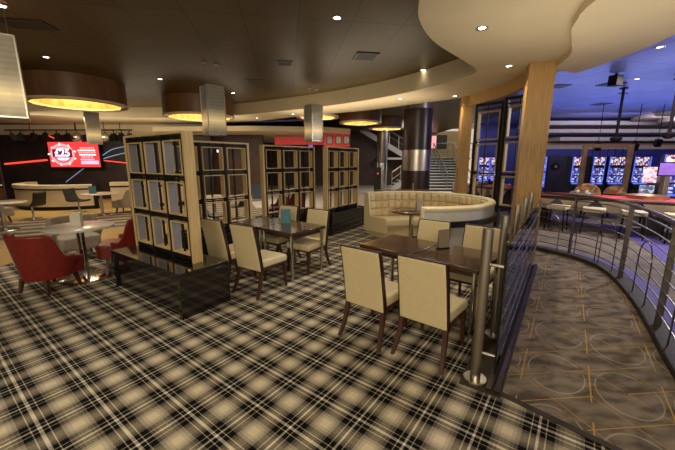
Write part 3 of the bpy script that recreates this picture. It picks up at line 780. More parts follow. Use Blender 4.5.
arc_part('seat_cushion', [(BR - .74, .28), (BR - .20, .28), (BR - .17, .44), (BR - .68, .44), (BR - .735, .42), (BR - .75, .37)], M['seat_cream'])
arc_part('seat_plinth', [(BR - .66, .0), (BR - .06, .0), (BR - .06, .285), (BR - .66, .285)], M['cream_leather'])
for a_, nm in ((A1, 'end_panel'), (A0, 'end_panel')):
    e = MB(); d = Vector((math.cos(a_), math.sin(a_), 0)); s_ = 1 if a_ == A1 else -1; tn = Vector((-d.y, d.x, 0)) * s_
    prof = [(BR - .76, .10), (BR + .012, .10), (BR + .012, 1.045), (BR - .13, 1.045), (BR - .21, .49), (BR - .72, .48), (BR - .76, .42)]
    if nm == 'end_panel' and a_ == A0: prof = [(BR - .16, .10), (BR + .012, .10), (BR + .012, 1.045), (BR - .13, 1.045)]
    e.loft([[d * r_ + Vector((0, 0, z)) for r_, z in prof], [d * r_ + tn * .05 + Vector((0, 0, z)) for r_, z in prof]]).build('end_panel', M['cream_leather'] if a_ == A1 else M['seat_cream'], t, .01)
for a_ in (A1 - .04, A1 - .9, 0, A0 + .05):
    MB().box(((BR - .12) * math.cos(a_), (BR - .12) * math.sin(a_), .06), (.08, .08, .12)).build('foot', M['black'], t)
p = at_z(410, 213.5, .74)
p = Vector((BC.x - .12, BC.y - .20, 0))
bt = thing('round_table', 'dark round table inside the cream booth', 'table', (p.x, p.y, 0))
MB().lathe([(.005, .80), (.43, .80), (.45, .785), (.44, .765), (.005, .765)], (0, 0, 0), 40).build('tabletop', M['table_wood'], bt)
MB().tube([(0, 0, .02), (0, 0, .767)], .045, 14).build('column', M['chrome'], bt)
MB().lathe([(.005, .03), (.06, .03), (.26, .012), (.26, 0), (.005, 0)], (0, 0, 0), 32).build('base', M['chrome'], bt)
menu(p.x + .16, p.y + .05, .80, .14, .23, R(25), M['pewter_card'], 'menu_holder', 'small pewter menu holder on the table inside the booth')

# ================================================================== wooden columns, lintel, hanging frames
def wood_column(lab, p, w, d, rz):
    t = thing('wooden_column', lab, 'column', (p[0], p[1], 0), rz)
    MB().box((0, 0, ZS / 2), (w, d, ZS)).build('shaft', M['column_wood'], t, .004)
    MB().box((0, 0, .06), (w + .02, d + .02, .12)).build('skirting', M['dark_wood'], t)
    return t
wood_column('large oak clad column standing at the far end of the glass balustrade', (3.55, 6.10), .40, .40, R(-22))
wood_column('slim oak column behind the right side of the round booth', (3.42, 9.05), .26, .34, R(-8))
lp = [Vector((p.x, p.y)) for p in catmull([(3.42, 9.05), (3.60, 8.2), (3.68, 7.4), (3.55, 6.10)], 8)]
a_, b_ = offset(lp, .06), offset(lp, -.06)
tag(MB().ribbon([(p.x, p.y) for p in a_], [(p.x, p.y) for p in b_], ZS - .26, ZS).build('curved_beam', M['column_wood']), 'curved oak beam joining the two oak columns under the cream ceiling', 'beam')
def tall_frame(lab, p, ang, w):
    t = thing('frame_screen', lab, 'room divider', (p[0], p[1], 0), ang)
    ht = ZS - .262
    for s in (-1, 1): MB().box((s * (w / 2 + .045), 0, ht / 2), (.07, .10, ht)).build('upright', M['black'], t)
    MB().box((.03, .03, ht / 2), (.022, .022, ht)).build('rod', M['black'], t)
    bh, gap = .68, .085; z = ht - .20 - bh
    while z > .2:
        m = MB(); th = .03; D = .10
        m.box((-w / 2 + th / 2, 0, z + bh / 2), (th, D, bh)).box((w / 2 - th / 2, 0, z + bh / 2), (th, D, bh)).box((0, 0, z + th / 2), (w - 2 * th, D, th)).box((0, 0, z + bh - th / 2), (w - 2 * th, D, th))
        m.build('box_frame', M['frame_wood'], t)
        MB().box((0, 0, z - gap / 2), (w + .05, .05, .022)).build('crossbar', M['black'], t)
        z -= bh + gap
    MB().box((0, 0, ht - .03), (w + .16, .08, .05)).box((0, 0, ht - .14), (w + .05, .05, .022)).build('crossbar', M['black'], t)
    MB().box((0, 0, .06), (w + .16, .3, .12)).build('plinth', M['black_gloss'], t)
    return t
tall_frame('tall black and oak frame screen beside the slim oak column', (3.72, 8.3), R(125), .58)
tall_frame('tall black and oak frame screen partly hidden behind the large oak column', (3.98, 7.35), R(125), .58)

# ================================================================== big column and lobby
def round_column(lab, x, y, r, top):
    t = thing('round_column', lab, 'column', (x, y, 0))
    def seg(nm, z0, z1, rr, m): MB().lathe([(.01, z0), (rr, z0), (rr, z1), (.01, z1)], (0, 0, 0), 40).build(nm, m, t)
    seg('lower_shaft', 0, 1.47, r, M['brown_gloss']); seg('steel_band', 1.47, 2.17, r + .004, M['steel'])
    seg('upper_shaft', 2.17, 3.52, r, M['brown_gloss']); seg('steel_collar', 3.52, top, r * .86, M['steel'])
    return t
round_column('thick dark brown round column with a steel band behind the booth', 2.78, 11.7, .49, ZC - .002)
t = thing('round_column', 'slim grey column with a bright band left of the thick brown column', 'column', (2.45, 18.3, 0))
MB().lathe([(.01, 0), (.30, 0), (.30, 1.3), (.01, 1.3)], n=28).build('lower_shaft', M['steel'], t)
MB().lathe([(.01, 1.3), (.31, 1.3), (.31, 1.7), (.01, 1.7)], n=28).build('bright_band', M['chrome'], t)
MB().lathe([(.01, 1.7), (.30, 1.7), (.30, ZC - .002), (.01, ZC - .002)], n=28).build('upper_shaft', M['rail_steel'], t)
# barrier rail behind the booth
t = thing('barrier_rail', 'low chrome barrier rail behind the booth, in front of the brown column', 'railing', (0, 0, 0))
for px in (382, 413, 453):
    p = at_y(px, 190, 10.3); MB().tube([(p.x, 10.3, 0), (p.x, 10.3, 1.12)], .03, 10).build('post', M['steel'], t)
pa, pb = at_y(372, 190, 10.3), at_y(458, 190, 10.3)
for z in (.9, .65, .4): MB().tube([(pa.x, 10.3, z), (pb.x, 10.3, z)], .012, 8).build('rail', M['steel'], t)
# kiosk
p = at_z(377, 198, 0)
t = thing('terminal', 'slim black terminal with a tiny red light left of the stairs', 'terminal', (p.x, p.y, 0))
MB().box((0, 0, .75), (.32, .22, 1.5)).build('cabinet', M['black_plastic'], t, .02); MB().box((0, -.115, 1.2), (.06, .01, .06)).build('indicator', M['red_glow'], t)
# stairs
t = thing('staircase', 'grey lobby staircase with steel handrails and a landing', 'stairs', (0, 0, 0))
SX0, SX1, SY = 5.3, 8.0, 19.6
MBs = MB(); ns = 12; rise, run = .17, .28
for k in range(ns):
    MB().box(((SX0 + SX1) / 2, SY + run * k + .16, rise * (k + 1) - .025), (SX1 - SX0, .33, .05)).build('tread', M['stair_metal'], t)
    MB().box(((SX0 + SX1) / 2, SY + run * (k + .5) + .14, rise * (k + .5) - .02), (SX1 - SX0 - .02, run, rise - .02)).build('riser', M['stair_dark'], t)
LZ = rise * ns
MB().box((6.0, SY + run * ns + .9, LZ - .08), (6.4, 1.8, .14)).build('landing', M['stair_metal'], t)
# flight rising to the upper left from the landing, seen from the side
up = MB(); a, b = Vector((4.9, SY + run * ns + .3, LZ)), Vector((1.6, SY + run * ns + .3, LZ + 1.9))
MB().bar(a, b, .12, .34).build('stringer', M['stair_metal'], t)
for k in range(11):
    q = a + (b - a) * (k + .5) / 11; MB().box((q.x, q.y + .6, q.z + .1), (.3, 1.2, .05)).build('tread', M['stair_metal'], t)
# lower flight at the left, rising from the lobby to the right
a2, b2 = Vector((3.2, SY - .2, .1)), Vector((5.2, SY - .2, 1.5))
MB().bar(a2, b2, .10, .30).build('stringer', M['stair_metal'], t)
for k in range(8):
    q = a2 + (b2 - a2) * (k + .5) / 8; MB().box((q.x, q.y + .6, q.z + .08), (.27, 1.2, .05)).build('tread', M['stair_metal'], t)
def hr(p0, p1, hgt=.95, npost=4):
    p0, p1 = Vector(p0), Vector(p1); hz = Vector((0, 0, hgt))
    MB().tube([p0 + hz, p1 + hz], .035, 8).build('handrail', M['steel'], t)
    MB().tube([p0 + hz * .55, p1 + hz * .55], .016, 6).build('rail', M['steel'], t)
    for k in range(npost):
        q = p0 + (p1 - p0) * k / (npost - 1); MB().tube([q, q + hz], .022, 6).build('baluster', M['steel'], t)
hr(a + Vector((0, -.1, .15)), b + Vector((0, -.1, .15)), .9, 6); hr(a2 + Vector((0, -.1, .15)), b2 + Vector((0, -.1, .15)), .9, 5)
hr((6.6, SY + .1, .1), (6.6, SY + run * ns, LZ), .95, 5); hr((SX1, SY + .1, .1), (SX1, SY + run * ns, LZ), .95, 4); hr((SX1 - 1.2, SY + run * ns + .05, LZ), (9.3, SY + run * ns + .05, LZ), .95, 4)
def flat_frame(name, lab, cat, c, w, h, m, frame=None, group=None, rz=0):
    t = thing(name, lab, cat, c, rz, group)
    MB().box((0, 0, 0), (w + .06, .03, h + .06)).build('frame', frame or M['black'], t)
    MB().box((0, -.018, 0), (w, .008, h)).build('print', m, t)
    return t
for k, px in enumerate((329.5, 338.5, 346.5)):
    p = at_y(px, 140, 15.6)
    flat_frame('picture', ['leftmost of three small framed pictures on the red bulkhead', 'middle of three small framed pictures on the red bulkhead', 'rightmost of three small framed pictures on the red bulkhead'][k], 'picture', (p.x, 15.625, p.z), .22, .32, M['picture'], None, 'pictures on the red bulkhead')
p = at_y(442, 142, 25.3); flat_frame('poster', 'dark poster on the tan wall above the stairs', 'poster', (p.x, 25.37, p.z), .7, .95, M['stair_dark'])
p = at_y(433, 142, 25.3); flat_frame('poster', 'pale pink poster on the tan wall above the stairs, beside the brown column', 'poster', (p.x, 25.37, p.z), .5, .9, M['tv_pink'], M['stair_metal'])
# tables, seats and a sign glimpsed through the screens
for (px, lab) in ((250, 'white round table glimpsed between the second and third screens'), (214, 'white round table glimpsed through the second screen')):
    p = at_z(px, 198, .75) if px == 250 else at_z(px, 196.5, .75)
    round_table('round_table', lab, (p.x, p.y, 0), .55, .75, .28)
    if px == 250: menu(p.x + .25, p.y - .2, .75, .26, .42, R(10), M['blue_card'], 'menu_holder', 'blue grey menu on the white table glimpsed between the screens')
p = at_z(277, 222, 0); make_tub('tub_chair', 'red tub chair glimpsed beside the third screen', M['red_leather'], M['red_leather'], (p.x, p.y, 0), R(200 - 90), 1.0, .78)
p = at_z(296, 213, 0); make_tub('tub_chair', 'red tub chair glimpsed through the third screen', M['red_leather'], M['red_leather'], (p.x, p.y, 0), R(150 - 90), 1.0, .78)
p = at_z(219, 231, 0); shell_chair('swivel_chair', 'black swivel chair glimpsed through the lower boxes of the second screen', (p.x, p.y, 0), R(20 - 90), M['black_plastic'])
p = at_z(238, 219, 0); shell_chair('swivel_chair', 'black swivel chair glimpsed at the right of the second screen', (p.x, p.y, 0), R(160 - 90), M['black_plastic'])
p = at_y(219.5, 151, 16.2); flat_frame('lit_sign', 'small pale green lit sign seen through the second screen', 'sign', (p.x, 16.3, p.z), .32, .12, M['tv_white'])
p = at_y(310, 158, 16.6)
flat_frame('neon_sign', 'tall violet lit panel seen through the third screen', 'light', (p.x, 17.2, 1.9), .22, 1.6, M['purple_glow'])

# ================================================================== glass balustrade
t = thing('glass_balustrade', 'glass balustrade with steel posts beside the front table', 'balustrade', (0, 0, 0))
hgt = 1.30
def bp(s, off=0): q = bal0 + bald * s + baln * off; return q
for k, s_ in enumerate((0, .85, 1.80, 2.75, 3.68)):
    q = bp(s_); top = hgt if k == 0 else hgt - .02
    po = MB().tube([(q.x, q.y, .03), (q.x, q.y, top)], .040 if k == 0 else .036, 18).build('post', M['steel'], t)
    MB().lathe([(.005, .042), (.088, .042), (.095, .036), (.095, .022), (.005, .022)], (q.x, q.y, 0), 28).build('flange', M['steel'], po)
    for z in (.28, 1.02):
        w = bp(s_, .13); MB().tube([(q.x, q.y, z), (w.x, w.y, z)], .012, 8).build('clamp', M['chrome'], po)
bi = [bp(-.10, -.10), bp(3.78, -.10)]; bo = [bp(-.10, .21), bp(3.78, .21)]
MB().ribbon([(p.x, p.y) for p in bi], [(p.x, p.y) for p in bo], 0, .022).build('base_plinth', M['base_dark'], t)
for off in (.12, .18):
    a, b = bp(-.10, off), bp(3.78, off); MB().bar((a.x, a.y, .036), (b.x, b.y, .036), .04, .032).build('base_rail', M['dark_wood'] if off < .2 else M['base_dark'], t)
a, b = bp(.08, .13), bp(3.76, .13)
g = MB().bar((a.x, a.y, .62), (b.x, b.y, .62), .012, 1.10).build('glass_panel', M['glass'], t)
MB().bar((a.x, a.y, .08), (a.x, a.y, 1.17), .014, .008, up=(0, 1, 0)).build('glass_edge', M['black'], g)
MB().bar((b.x, b.y, .08), (b.x, b.y, 1.17), .03, .03, up=(0, 1, 0)).build('glass_edge', M['glass_edge'], g)
for k in range(5):
    z = .25 + .19 * k; a, b = bp(.1, .155), bp(3.74, .155)
    MB().tube([(a.x, a.y, z), (b.x, b.y, z)], .006, 6).build('wire_rail', M['chrome'], t)

# ================================================================== curved railing
t = thing('curved_railing', 'curved steel railing with hoops along the edge of the walkway', 'railing', (0, 0, 0))
def rz3(path, z): return [(p.x, p.y, z) for p in path]
MB().tube(rz3(RAIL, 1.17), .024, 10).build('handrail', M['rail_steel'], t)
MB().tube(rz3(RAIL, 1.08), .012, 8).build('rail', M['rail_steel'], t)
for k in range(7): MB().tube(rz3(RAIL, .18 + .128 * k), .008, 6).build('rail', M['rail_steel'], t)
a_, b_ = offset(RAIL, .09), offset(RAIL, -.10)
MB().ribbon([(p.x, p.y) for p in a_], [(p.x, p.y) for p in b_], 0, .07).build('kerb', M['base_dark'], t)
def along(path, s):
    acc = 0
    for i in range(len(path) - 1):
        l = (path[i + 1] - path[i]).length
        if acc + l >= s: return path[i].lerp(path[i + 1], (s - acc) / l), (path[i + 1] - path[i]).normalized()
        acc += l
    return path[-1], (path[-1] - path[-2]).normalized()
tot = sum((RAIL[i + 1] - RAIL[i]).length for i in range(len(RAIL) - 1))
def s_of(pt):
    best = min(range(len(RAIL)), key=lambda i: (RAIL[i] - Vector(pt)).length)
    return sum((RAIL[i + 1] - RAIL[i]).length for i in range(best))
posts = [s_of((3.45, 3.22)), s_of((4.31, 4.75)), s_of((4.44, 6.0)), tot - .05, s_of((2.6, 1.95))]
for s_ in posts:
    q, d = along(RAIL, s_); ang = math.atan2(d.y, d.x)
    MB().box((q.x, q.y, .60), (.022, .06, 1.13), ang).build('post', M['rail_steel'], t, .003)
for c in (s_of((3.86, 3.87)) + .05, s_of((4.46, 5.2)), s_of((4.5, 5.62)), s_of((4.2, 6.4)), s_of((3.02, 2.6)) ):
    pts = []
    w = .26
    for k in range(15):
        a_ = PI * k / 14; q, d = along(RAIL, max(0, c - w * math.cos(a_))); pts.append((q.x - d.y * .02, q.y + d.x * .02, .55 + .26 * math.sin(a_)))
    pts = [(pts[0][0], pts[0][1], .07)] + pts + [(pts[-1][0], pts[-1][1], .07)]
    MB().tube(pts, .008, 6).build('hoop', M['rail_steel'], t)

# ================================================================== casino: roulette table, stools, slots
rc = Vector((6.95, 8.65))
t = thing('roulette_table', 'long gaming table with red felt beyond the curved railing', 'gaming table', (rc.x, rc.y, 0), R(48.5))
def stadium(hw, hl, n=10):
    return [(hw * math.cos(PI * k / n), hl - hw * .5 + hw * .5 * math.sin(PI * k / n)) for k in range(n + 1)] + [(-hw * math.cos(PI * k / n), -hl + hw * .5 - hw * .5 * math.sin(PI * k / n)) for k in range(n + 1)]
MB().prism(stadium(.60, 1.85), .80, .87).build('rim', M['dark_wood'], t, .02)
MB().prism(stadium(.50, 1.70), .87, .878).build('felt', M['felt'], t)
for y in (-1.25, -.42, .42, 1.25):
    MB().loft([[(-.56, y - .38, .80), (-.56, y + .38, .80), (-.2, y + .38, .80), (-.2, y - .38, .80)], [(-.5, y - .15, .52), (-.5, y + .15, .52), (-.2, y + .15, .52), (-.2, y - .15, .52)]]).build('apron_panel', M['counter_cream'], t)
for y in (-1.2, 1.2): MB().box((.1, y, .40), (.5, .3, .80)).build('pedestal', M['dark_wood'], t)
wb = MB().lathe([(.01, .89), (.12, .92), (.30, .90), (.36, .97), (.40, .97), (.40, .879), (.01, .879)], (.05, -.95, 0), 32).build('wheel_bowl', M['gold_frame'], t)
MB().box((-.1, .35, .93), (.55, .5, .10)).build('chip_tray', M['steel'], t, .01)
for i in range(5):
    for j in range(2): MB().tube([(-.3 + .09 * i, .25 + .2 * j, .98), (-.3 + .09 * i, .25 + .2 * j, 1.02)], .03, 10).build('chip_stack', M['seat_cream'], t)
rt2 = dup(t, (5.75, 12.6, 0), R(20), 'second red felt gaming table glimpsed through the tall frame screens'); rt2.scale = (.9, .7, 1)
def make_stool():
    t = thing('bar_stool', '', 'stool')
    MB().loft([[(-.22, -.2, .56), (.22, -.2, .56), (.24, .2, .56), (-.24, .2, .56)], [(-.22, -.2, .66), (.22, -.2, .66), (.24, .2, .66), (-.24, .2, .66)]]).build('seat', M['seat_cream'], t, .02)
    for sx in (-1, 1):
        for sy in (-1, 1): MB().bar((sx * .18, sy * .16, .56), (sx * .21, sy * .19, 0), .03, .03).build('leg', M['black'], t)
    MB().box((0, .175, .25), (.38, .02, .02)).build('footrest', M['chrome'], t)
    return t
st = make_stool()
tdir = Vector((-math.sin(R(48.5)), math.cos(R(48.5)))); tnrm = Vector((-math.cos(R(48.5)), -math.sin(R(48.5))))
ST = [tuple(rc + tdir * q + tnrm * .86) for q in (1.5, .75, 0, -.75, -1.5)]
names = ['cream stool farthest from the camera at the red felt table', 'cream stool second from the far end of the red felt table', 'middle cream stool of five along the red felt table', 'cream stool second from the near end of the red felt table', 'cream stool nearest the camera at the red felt table']
for k, (x, y) in enumerate(ST):
    if k == 0: st.location = (x, y, 0); st.rotation_euler = (0, 0, R(48.5 - 90)); st['label'] = names[0]; st['group'] = 'stools along the red felt table'
    else: dup(st, (x, y, 0), R(48.5 - 90 + random.uniform(-8, 8)), names[k], 'stools along the red felt table')
# patterned chair backs behind the table
for (px, py, lab, s_) in ((588, 187, 'gold and red patterned round-backed chair behind the gaming table', 1.0), (616, 189, 'red and gold round-backed chair partly behind the chip tray', .8)):
    p = at_y(px, py, 10.15)
    t = thing('round_back_chair', lab, 'chair', (p.x, 10.15, 0), R(-20))
    pts = [(.36 * s_ * math.cos(R(a_)), .34 * s_ * math.sin(R(a_))) for a_ in range(0, 181, 12)]
    MB().loft([[(x, 0, .78 + z) for x, z in pts], [(x, .07, .78 + z) for x, z in pts]]).build('backrest', M['fan_pattern'], t)
    MB().box((0, .28, .55), (.5, .5, .12)).build('seat', M['felt'], t, .03)
    MB().tube([(0, .28, .02), (0, .28, .50)], .03, 10).build('column', M['black'], t)
    MB().lathe([(.01, .03), (.25, .01), (.25, 0), (.01, 0)], (0, .28, 0), 24).build('base', M['black'], t)
# golden portal frame
pl, pr = at_y(579, 193, 11.3), at_y(623.5, 193, 11.3)
zt = at_y(600, 144, 11.3).z
t = thing('portal_frame', 'bronze gold portal frame standing behind the gaming table', 'frame', (0, 0, 0))
for q in (pl, pr): MB().box((q.x, 11.3, zt / 2), (.12, .12, zt)).build('upright', M['gold_frame'], t, .005)
MB().box(((pl.x + pr.x) / 2, 11.3, zt - .06), (pr.x - pl.x - .12, .12, .12)).build('lintel', M['gold_frame'], t, .005)
for k in range(5):
    x = pl.x + (pr.x - pl.x) * (k + 1) / 6; MB().tube([(x, 11.3, 0.9), (x, 11.3, zt - .14)], .010, 6).build('rod', M['black'], t)
for z in (1.3, 1.65): MB().tube([(pl.x, 11.3, z), (pr.x, 11.3, z)], .010, 6).build('rod', M['black'], t)

def slot_machine(lab, x, y, w, rz=0, h=2.0):
    t = thing('slot_machine', lab, 'slot machine', (x, y, 0), rz, 'slot machines')
    prof = [(-.30, 0), (.30, 0), (.30, h), (-.12, h), (-.20, h - .45), (-.16, .85), (-.36, .80), (-.36, .66), (-.26, .60)]
    MB().loft([[(-w / 2, p, q) for p, q in prof], [(w / 2, p, q) for p, q in prof]]).build('cabinet', M['black_plastic'], t)
    MB().bar((0, -.185, h - .40), (0, -.135, h - .04), w * .86, .02, up=(0, 1, 0)).build('top_sign', M['slot_top'], t)
    sc1 = MB().bar((0, -.205, 1.20), (0, -.215, h - .50), w * .80, .02, up=(0, 1, 0)).build('upper_screen', M['slot_screen'], t)
    MB().bar((0, -.185, .90), (0, -.205, 1.15), w * .80, .02, up=(0, 1, 0)).build('lower_screen', M['slot_screen'], t)
    MB().bar((0, -.30, .825), (0, -.18, .865), w * .8, .03, up=(0, 0, 1)).build('button_deck', M['blue_trim'], t)
    for s in (-1, 1): MB().bar((s * w * .47, -.20, .9), (s * w * .47, -.215, h - .02), .035, .03, up=(0, 1, 0)).build('side_light', M['blue_trim'], t)
    return t
sy = 14.4
for px, wpx, lab in ((573.5, 12, 'slot machine left of the bronze portal frame, with a white lit screen'), (594, 13, 'slot machine seen through the left half of the portal frame'), (612, 18, 'widest slot machine seen through the right half of the portal frame'), (636, 17, 'slot machine immediately right of the portal frame')):
    p = at_y(px, 180, sy); slot_machine(lab, p.x, sy, wpx * sy / FPX * .84, R(-8))
for px, lab in ((482, 'slot machine glimpsed through the tall frame screen beside the slim oak column'), (494, 'slot machine glimpsed between the two tall frame screens')):
    p = at_y(px, 175, 16.8); slot_machine(lab, p.x, 16.8, .55, R(-6))
p = at_y(672, 178, 9.4); slot_machine('slot machine cut off by the right edge of the view, with an orange sign', p.x + .15, 9.4, .75, R(-35), 2.0)
p = at_y(669, 178, 9.0)
t = thing('steel_pillar', 'bright steel pillar at the right edge in front of the last slot machine', 'pillar', (p.x - .1, 9.0, 0)); MB().box((0, 0, .8), (.14, .14, 1.6)).build('shaft', M['steel'], t, .01); MB().box((0, 0, .03), (.24, .24, .06)).build('base', M['steel'], t)
p = at_y(666, 169, 9.0); flat_frame('lit_sign', 'violet lit panel under the orange sign at the right edge', 'sign', (p.x, 8.8, p.z), .55, .32, M['purple_glow'], None, None, R(-35))
p = at_y(652.5, 175, 10.2)
t = thing('display_stand', 'tilted red and white lit display above the small monitor', 'sign', (p.x, 10.2, 0), R(-25))
MB().bar((0, 0, p.z - .24), (0, .10, p.z + .24), .42, .04, up=(0, 1, 0)).build('panel', M['sign_red'], t); MB().tube([(0, .08, 0), (0, .08, p.z)], .03, 8).build('pole', M['black'], t); MB().lathe([(.01, .03), (.2, .01), (.2, 0), (.01, 0)], (0, .08, 0), 20).build('base', M['black'], t)
p = at_y(646, 190, 9.0)
t = thing('monitor', 'small dark monitor with a blue grey picture at the end of the gaming table', 'monitor', (p.x, 9.0, 0), R(-25))
MB().box((0, 0, p.z), (.36, .05, .32)).build('casing', M['black'], t, .01); MB().box((0, -.028, p.z), (.32, .006, .27)).build('screen', M['monitor_blue'], t); MB().tube([(0, .02, 0), (0, .02, p.z - .15)], .025, 8).build('pole', M['black'], t); MB().lathe([(.01, .03), (.2, .01), (.2, 0), (.01, 0)], (0, .02, 0), 20).build('base', M['black'], t)
# blue wall details
p = at_y(557, 175, 18.7)
dr = MB().box((p.x, 18.76, 1.05), (1.1, .08, 2.1)); struct('door_1', dr, M['stage_dark'], 'dark door in the blue casino wall')
p = at_y(556.5, 166.5, 18.6)
t = thing('wall_clock', 'small round dark clock on the blue wall beside the oak column', 'clock', (p.x, 18.66, p.z))
MB().tube([(0, 0, 0), (0, .06, 0)], .22, 24).build('case', M['black'], t); MB().tube([(0, -.006, 0), (0, .0, 0)], .08, 24).build('face', M['gold_frame'], t)
p = at_y(544.5, 164, 18.6); flat_frame('poster', 'upper blue lit poster beside the oak column', 'poster', (p.x, 18.7, p.z), .30, .75, M['poster_blue'], M['blue_trim'])
p = at_y(542.5, 180, 18.6); flat_frame('poster', 'lower blue lit poster beside the oak column', 'poster', (p.x, 18.7, p.z), .30, .75, M['poster_blue'], M['blue_trim'])
# ceiling poles with domes, speakers
def ceiling_pole(lab, x, y, zb):
    t = thing('ceiling_pole', lab, 'ceiling pole', (x, y, zb))
    MB().tube([(0, 0, .08), (0, 0, ZC - zb - .01)], .035, 10).build('rod', M['black'], t)
    MB().lathe([(.01, 0), (.06, .01), (.12, .05), (.15, .11), (.15, .14), (.04, .17), (.01, .17)], (0, 0, 0), 24).build('dome', M['black_plastic'], t)
    MB().lathe([(.01, ZC - zb - .002), (.10, ZC - zb - .002), (.10, ZC - zb - .03), (.01, ZC - zb - .03)], (0, 0, 0), 20).build('mount', M['black'], t)
    MB().tube([(-.14, 0, ZC - zb - .14), (.14, 0, ZC - zb - .14)], .015, 6).build('crosspiece', M['black'], t)
    return t
p = at_z(624, 88, ZC); ceiling_pole('black pole with a dome hanging from the blue ceiling left of the right edge', p.x, p.y, 2.33)
p = at_z(668, 139, 2.33); ceiling_pole('black pole with a dome hanging nearest the right edge of the view', p.x, p.y, 2.33)
p = at_z(616, 78, ZC - .1)
t = thing('speaker', 'black box speaker fixed to the blue ceiling', 'speaker', (p.x, p.y, ZC - .26), R(20)); MB().box((0, 0, .10), (.24, .20, .24)).build('cabinet', M['black'], t, .01); MB().tube([(0, 0, .2), (0, 0, .257)], .03, 8).build('bracket', M['black'], t)
for px, py, lab in ((598, 147, 'small black speaker left of the first hanging dome'), (635, 147, 'small black speaker between the two hanging domes'), (658, 143, 'small black speaker just left of the second hanging dome')):
    p = at_y(px, py, 12.5); t = thing('speaker', lab, 'speaker', (p.x, 12.5, p.z), R(-15))
    MB().box((0, 0, 0), (.18, .16, .26), Matrix.Rotation(R(18), 3, 'X')).build('cabinet', M['black'], t, .01)
    MB().tube([(0, .02, .1), (0, .02, ZC - p.z - .002)], .012, 6).build('hanger', M['black'], t)
# vents in ceilings
for k, (px, py, w, l, lab) in enumerate(((366, 56, .42, .42, 'square dark vent right of the bright ceiling spotlight'), (27, 24, .62, .34, 'rectangular dark vent at the upper left of the ceiling'), (255, 81, .40, .40, 'faint square vent above the second lantern'), (611, 84, .45, .45, 'dark vent under the box speaker in the blue ceiling'), (559, 86, .40, .40, 'dark vent beside the top of the large oak column'), (601, 104, .45, .45, 'dark vent in the middle of the blue ceiling'), (285, 63, .3, .3, 'small faint vent between the lantern and the bright spotlight'))):
    p = at_z(px, py, ZC)
    t = thing('ceiling_vent', lab, 'vent', (p.x, p.y, ZC - .012), R(8.8))
    MB().box((0, 0, .004), (w, l, .014)).build('grille', M['vent'], t); MB().box((0, l / 2, .002), (w + .03, .02, .018)).box((0, -l / 2, .002), (w + .03, .02, .018)).box((w / 2, 0, .002), (.02, l, .018)).box((-w / 2, 0, .002), (.02, l, .018)).build('frame', M['dark_wood'], t)

# ================================================================== drum lights and lanterns
def drum(lab, x, y, r, zb, zt, power):
    t = thing('drum_light', lab, 'ceiling light', (x, y, zb))
    h = zt - zb
    MB().lathe([(r, .04), (r, h), (r - .02, h), (r - .02, .04)], (0, 0, 0), 64).build('drum', M['drum_wood'], t)
    MB().lathe([(r + .012, 0), (r + .012, .05), (r - .16, .05), (r - .16, 0)], (0, 0, 0), 64).build('rim', M['drum_rim'], t)
    MB().lathe([(r - .15, .05), (r - .22, h - .06), (r - .24, h - .06), (r - .16, .05)], (0, 0, 0), 64).build('gold_lining', M['gold_lit'], t)
    MB().lathe([(.01, h - .07), (r - .22, h - .07), (r - .22, h - .05), (.01, h - .05)], (0, 0, 0), 64).build('gold_top', M['gold_hot'], t)
    MB().lathe([(.005, h - .13), (.06, h - .115), (.07, h - .071), (.005, h - .071)], (0, 0, 0), 20).build('bulb', M['bulb'], t)
    li = bpy.data.lights.new('drum_lamp', 'POINT'); li.energy = power; li.color = (1, .80, .50); li.shadow_soft_size = .08
    o = bpy.data.objects.new('drum_lamp', li); C.objects.link(o); o.location = (0, 0, h - .24); o.parent = t
drum('large brown drum ceiling light with a gold inside at the left', -6.92, 9.12, 1.13, 3.25, ZC, 60)
drum('brown drum ceiling light with a gold inside, behind the second lantern', -4.72, 11.65, 1.13, 3.25, ZC, 60)
drum('small drum ceiling light half hidden behind the third lantern', -.75, 13.0, .80, 3.42, ZC, 30)
drum('drum ceiling light right of the framed pictures, in front of another', .95, 14.0, .86, 3.32, ZC, 30)
drum('farthest drum ceiling light, just left of the thick brown column', 2.45, 16.9, .86, 3.36, ZC, 30)
def make_lantern():
    t = thing('pendant_lantern', '', 'pendant light')
    w, h = .38, 1.03
    mb = MB()
    for k in range(4):
        q = Matrix.Rotation(PI / 2 * k, 3, 'Z'); mb.box(q @ Vector((0, -w / 2 + .006, h / 2)), (w - .02, .008, h - .04), PI / 2 * k)
    mb.build('shade', M['lantern'], t)
    f = MB()
    for sx in (-1, 1):
        for sy in (-1, 1): f.box((sx * w / 2, sy * w / 2, h / 2), (.018, .018, h))
    for z in (.01, h - .01):
        for k in range(4): f.box(Matrix.Rotation(PI / 2 * k, 3, 'Z') @ Vector((0, -w / 2, z)), (w, .018, .02), PI / 2 * k)
    f.build('frame', M['steel'], t)
    MB().box((0, 0, .03), (w - .03, w - .03, .006)).build('diffuser', M['white_card'], t)
    MB().tube([(0, 0, .04), (0, 0, .10)], .05, 12).build('lamp', M['chrome'], t)
    for s in (-1, 1):
        MB().tube([(s * .13, 0, h - .02), (s * .13, 0, 1.455)], .004, 5).build('wire', M['steel'], t)
        MB().lathe([(.005, 1.455), (.05, 1.46), (.05, 1.485), (.005, 1.49)], (s * .13, 0, 0), 14).build('ceiling_boss', M['gold_frame'], t)
    MB().box((0, 0, h - .02), (w - .02, w - .02, .012)).build('top_plate', M['steel'], t)
    return t
ln = make_lantern()
LZ0 = ZC - 1.491
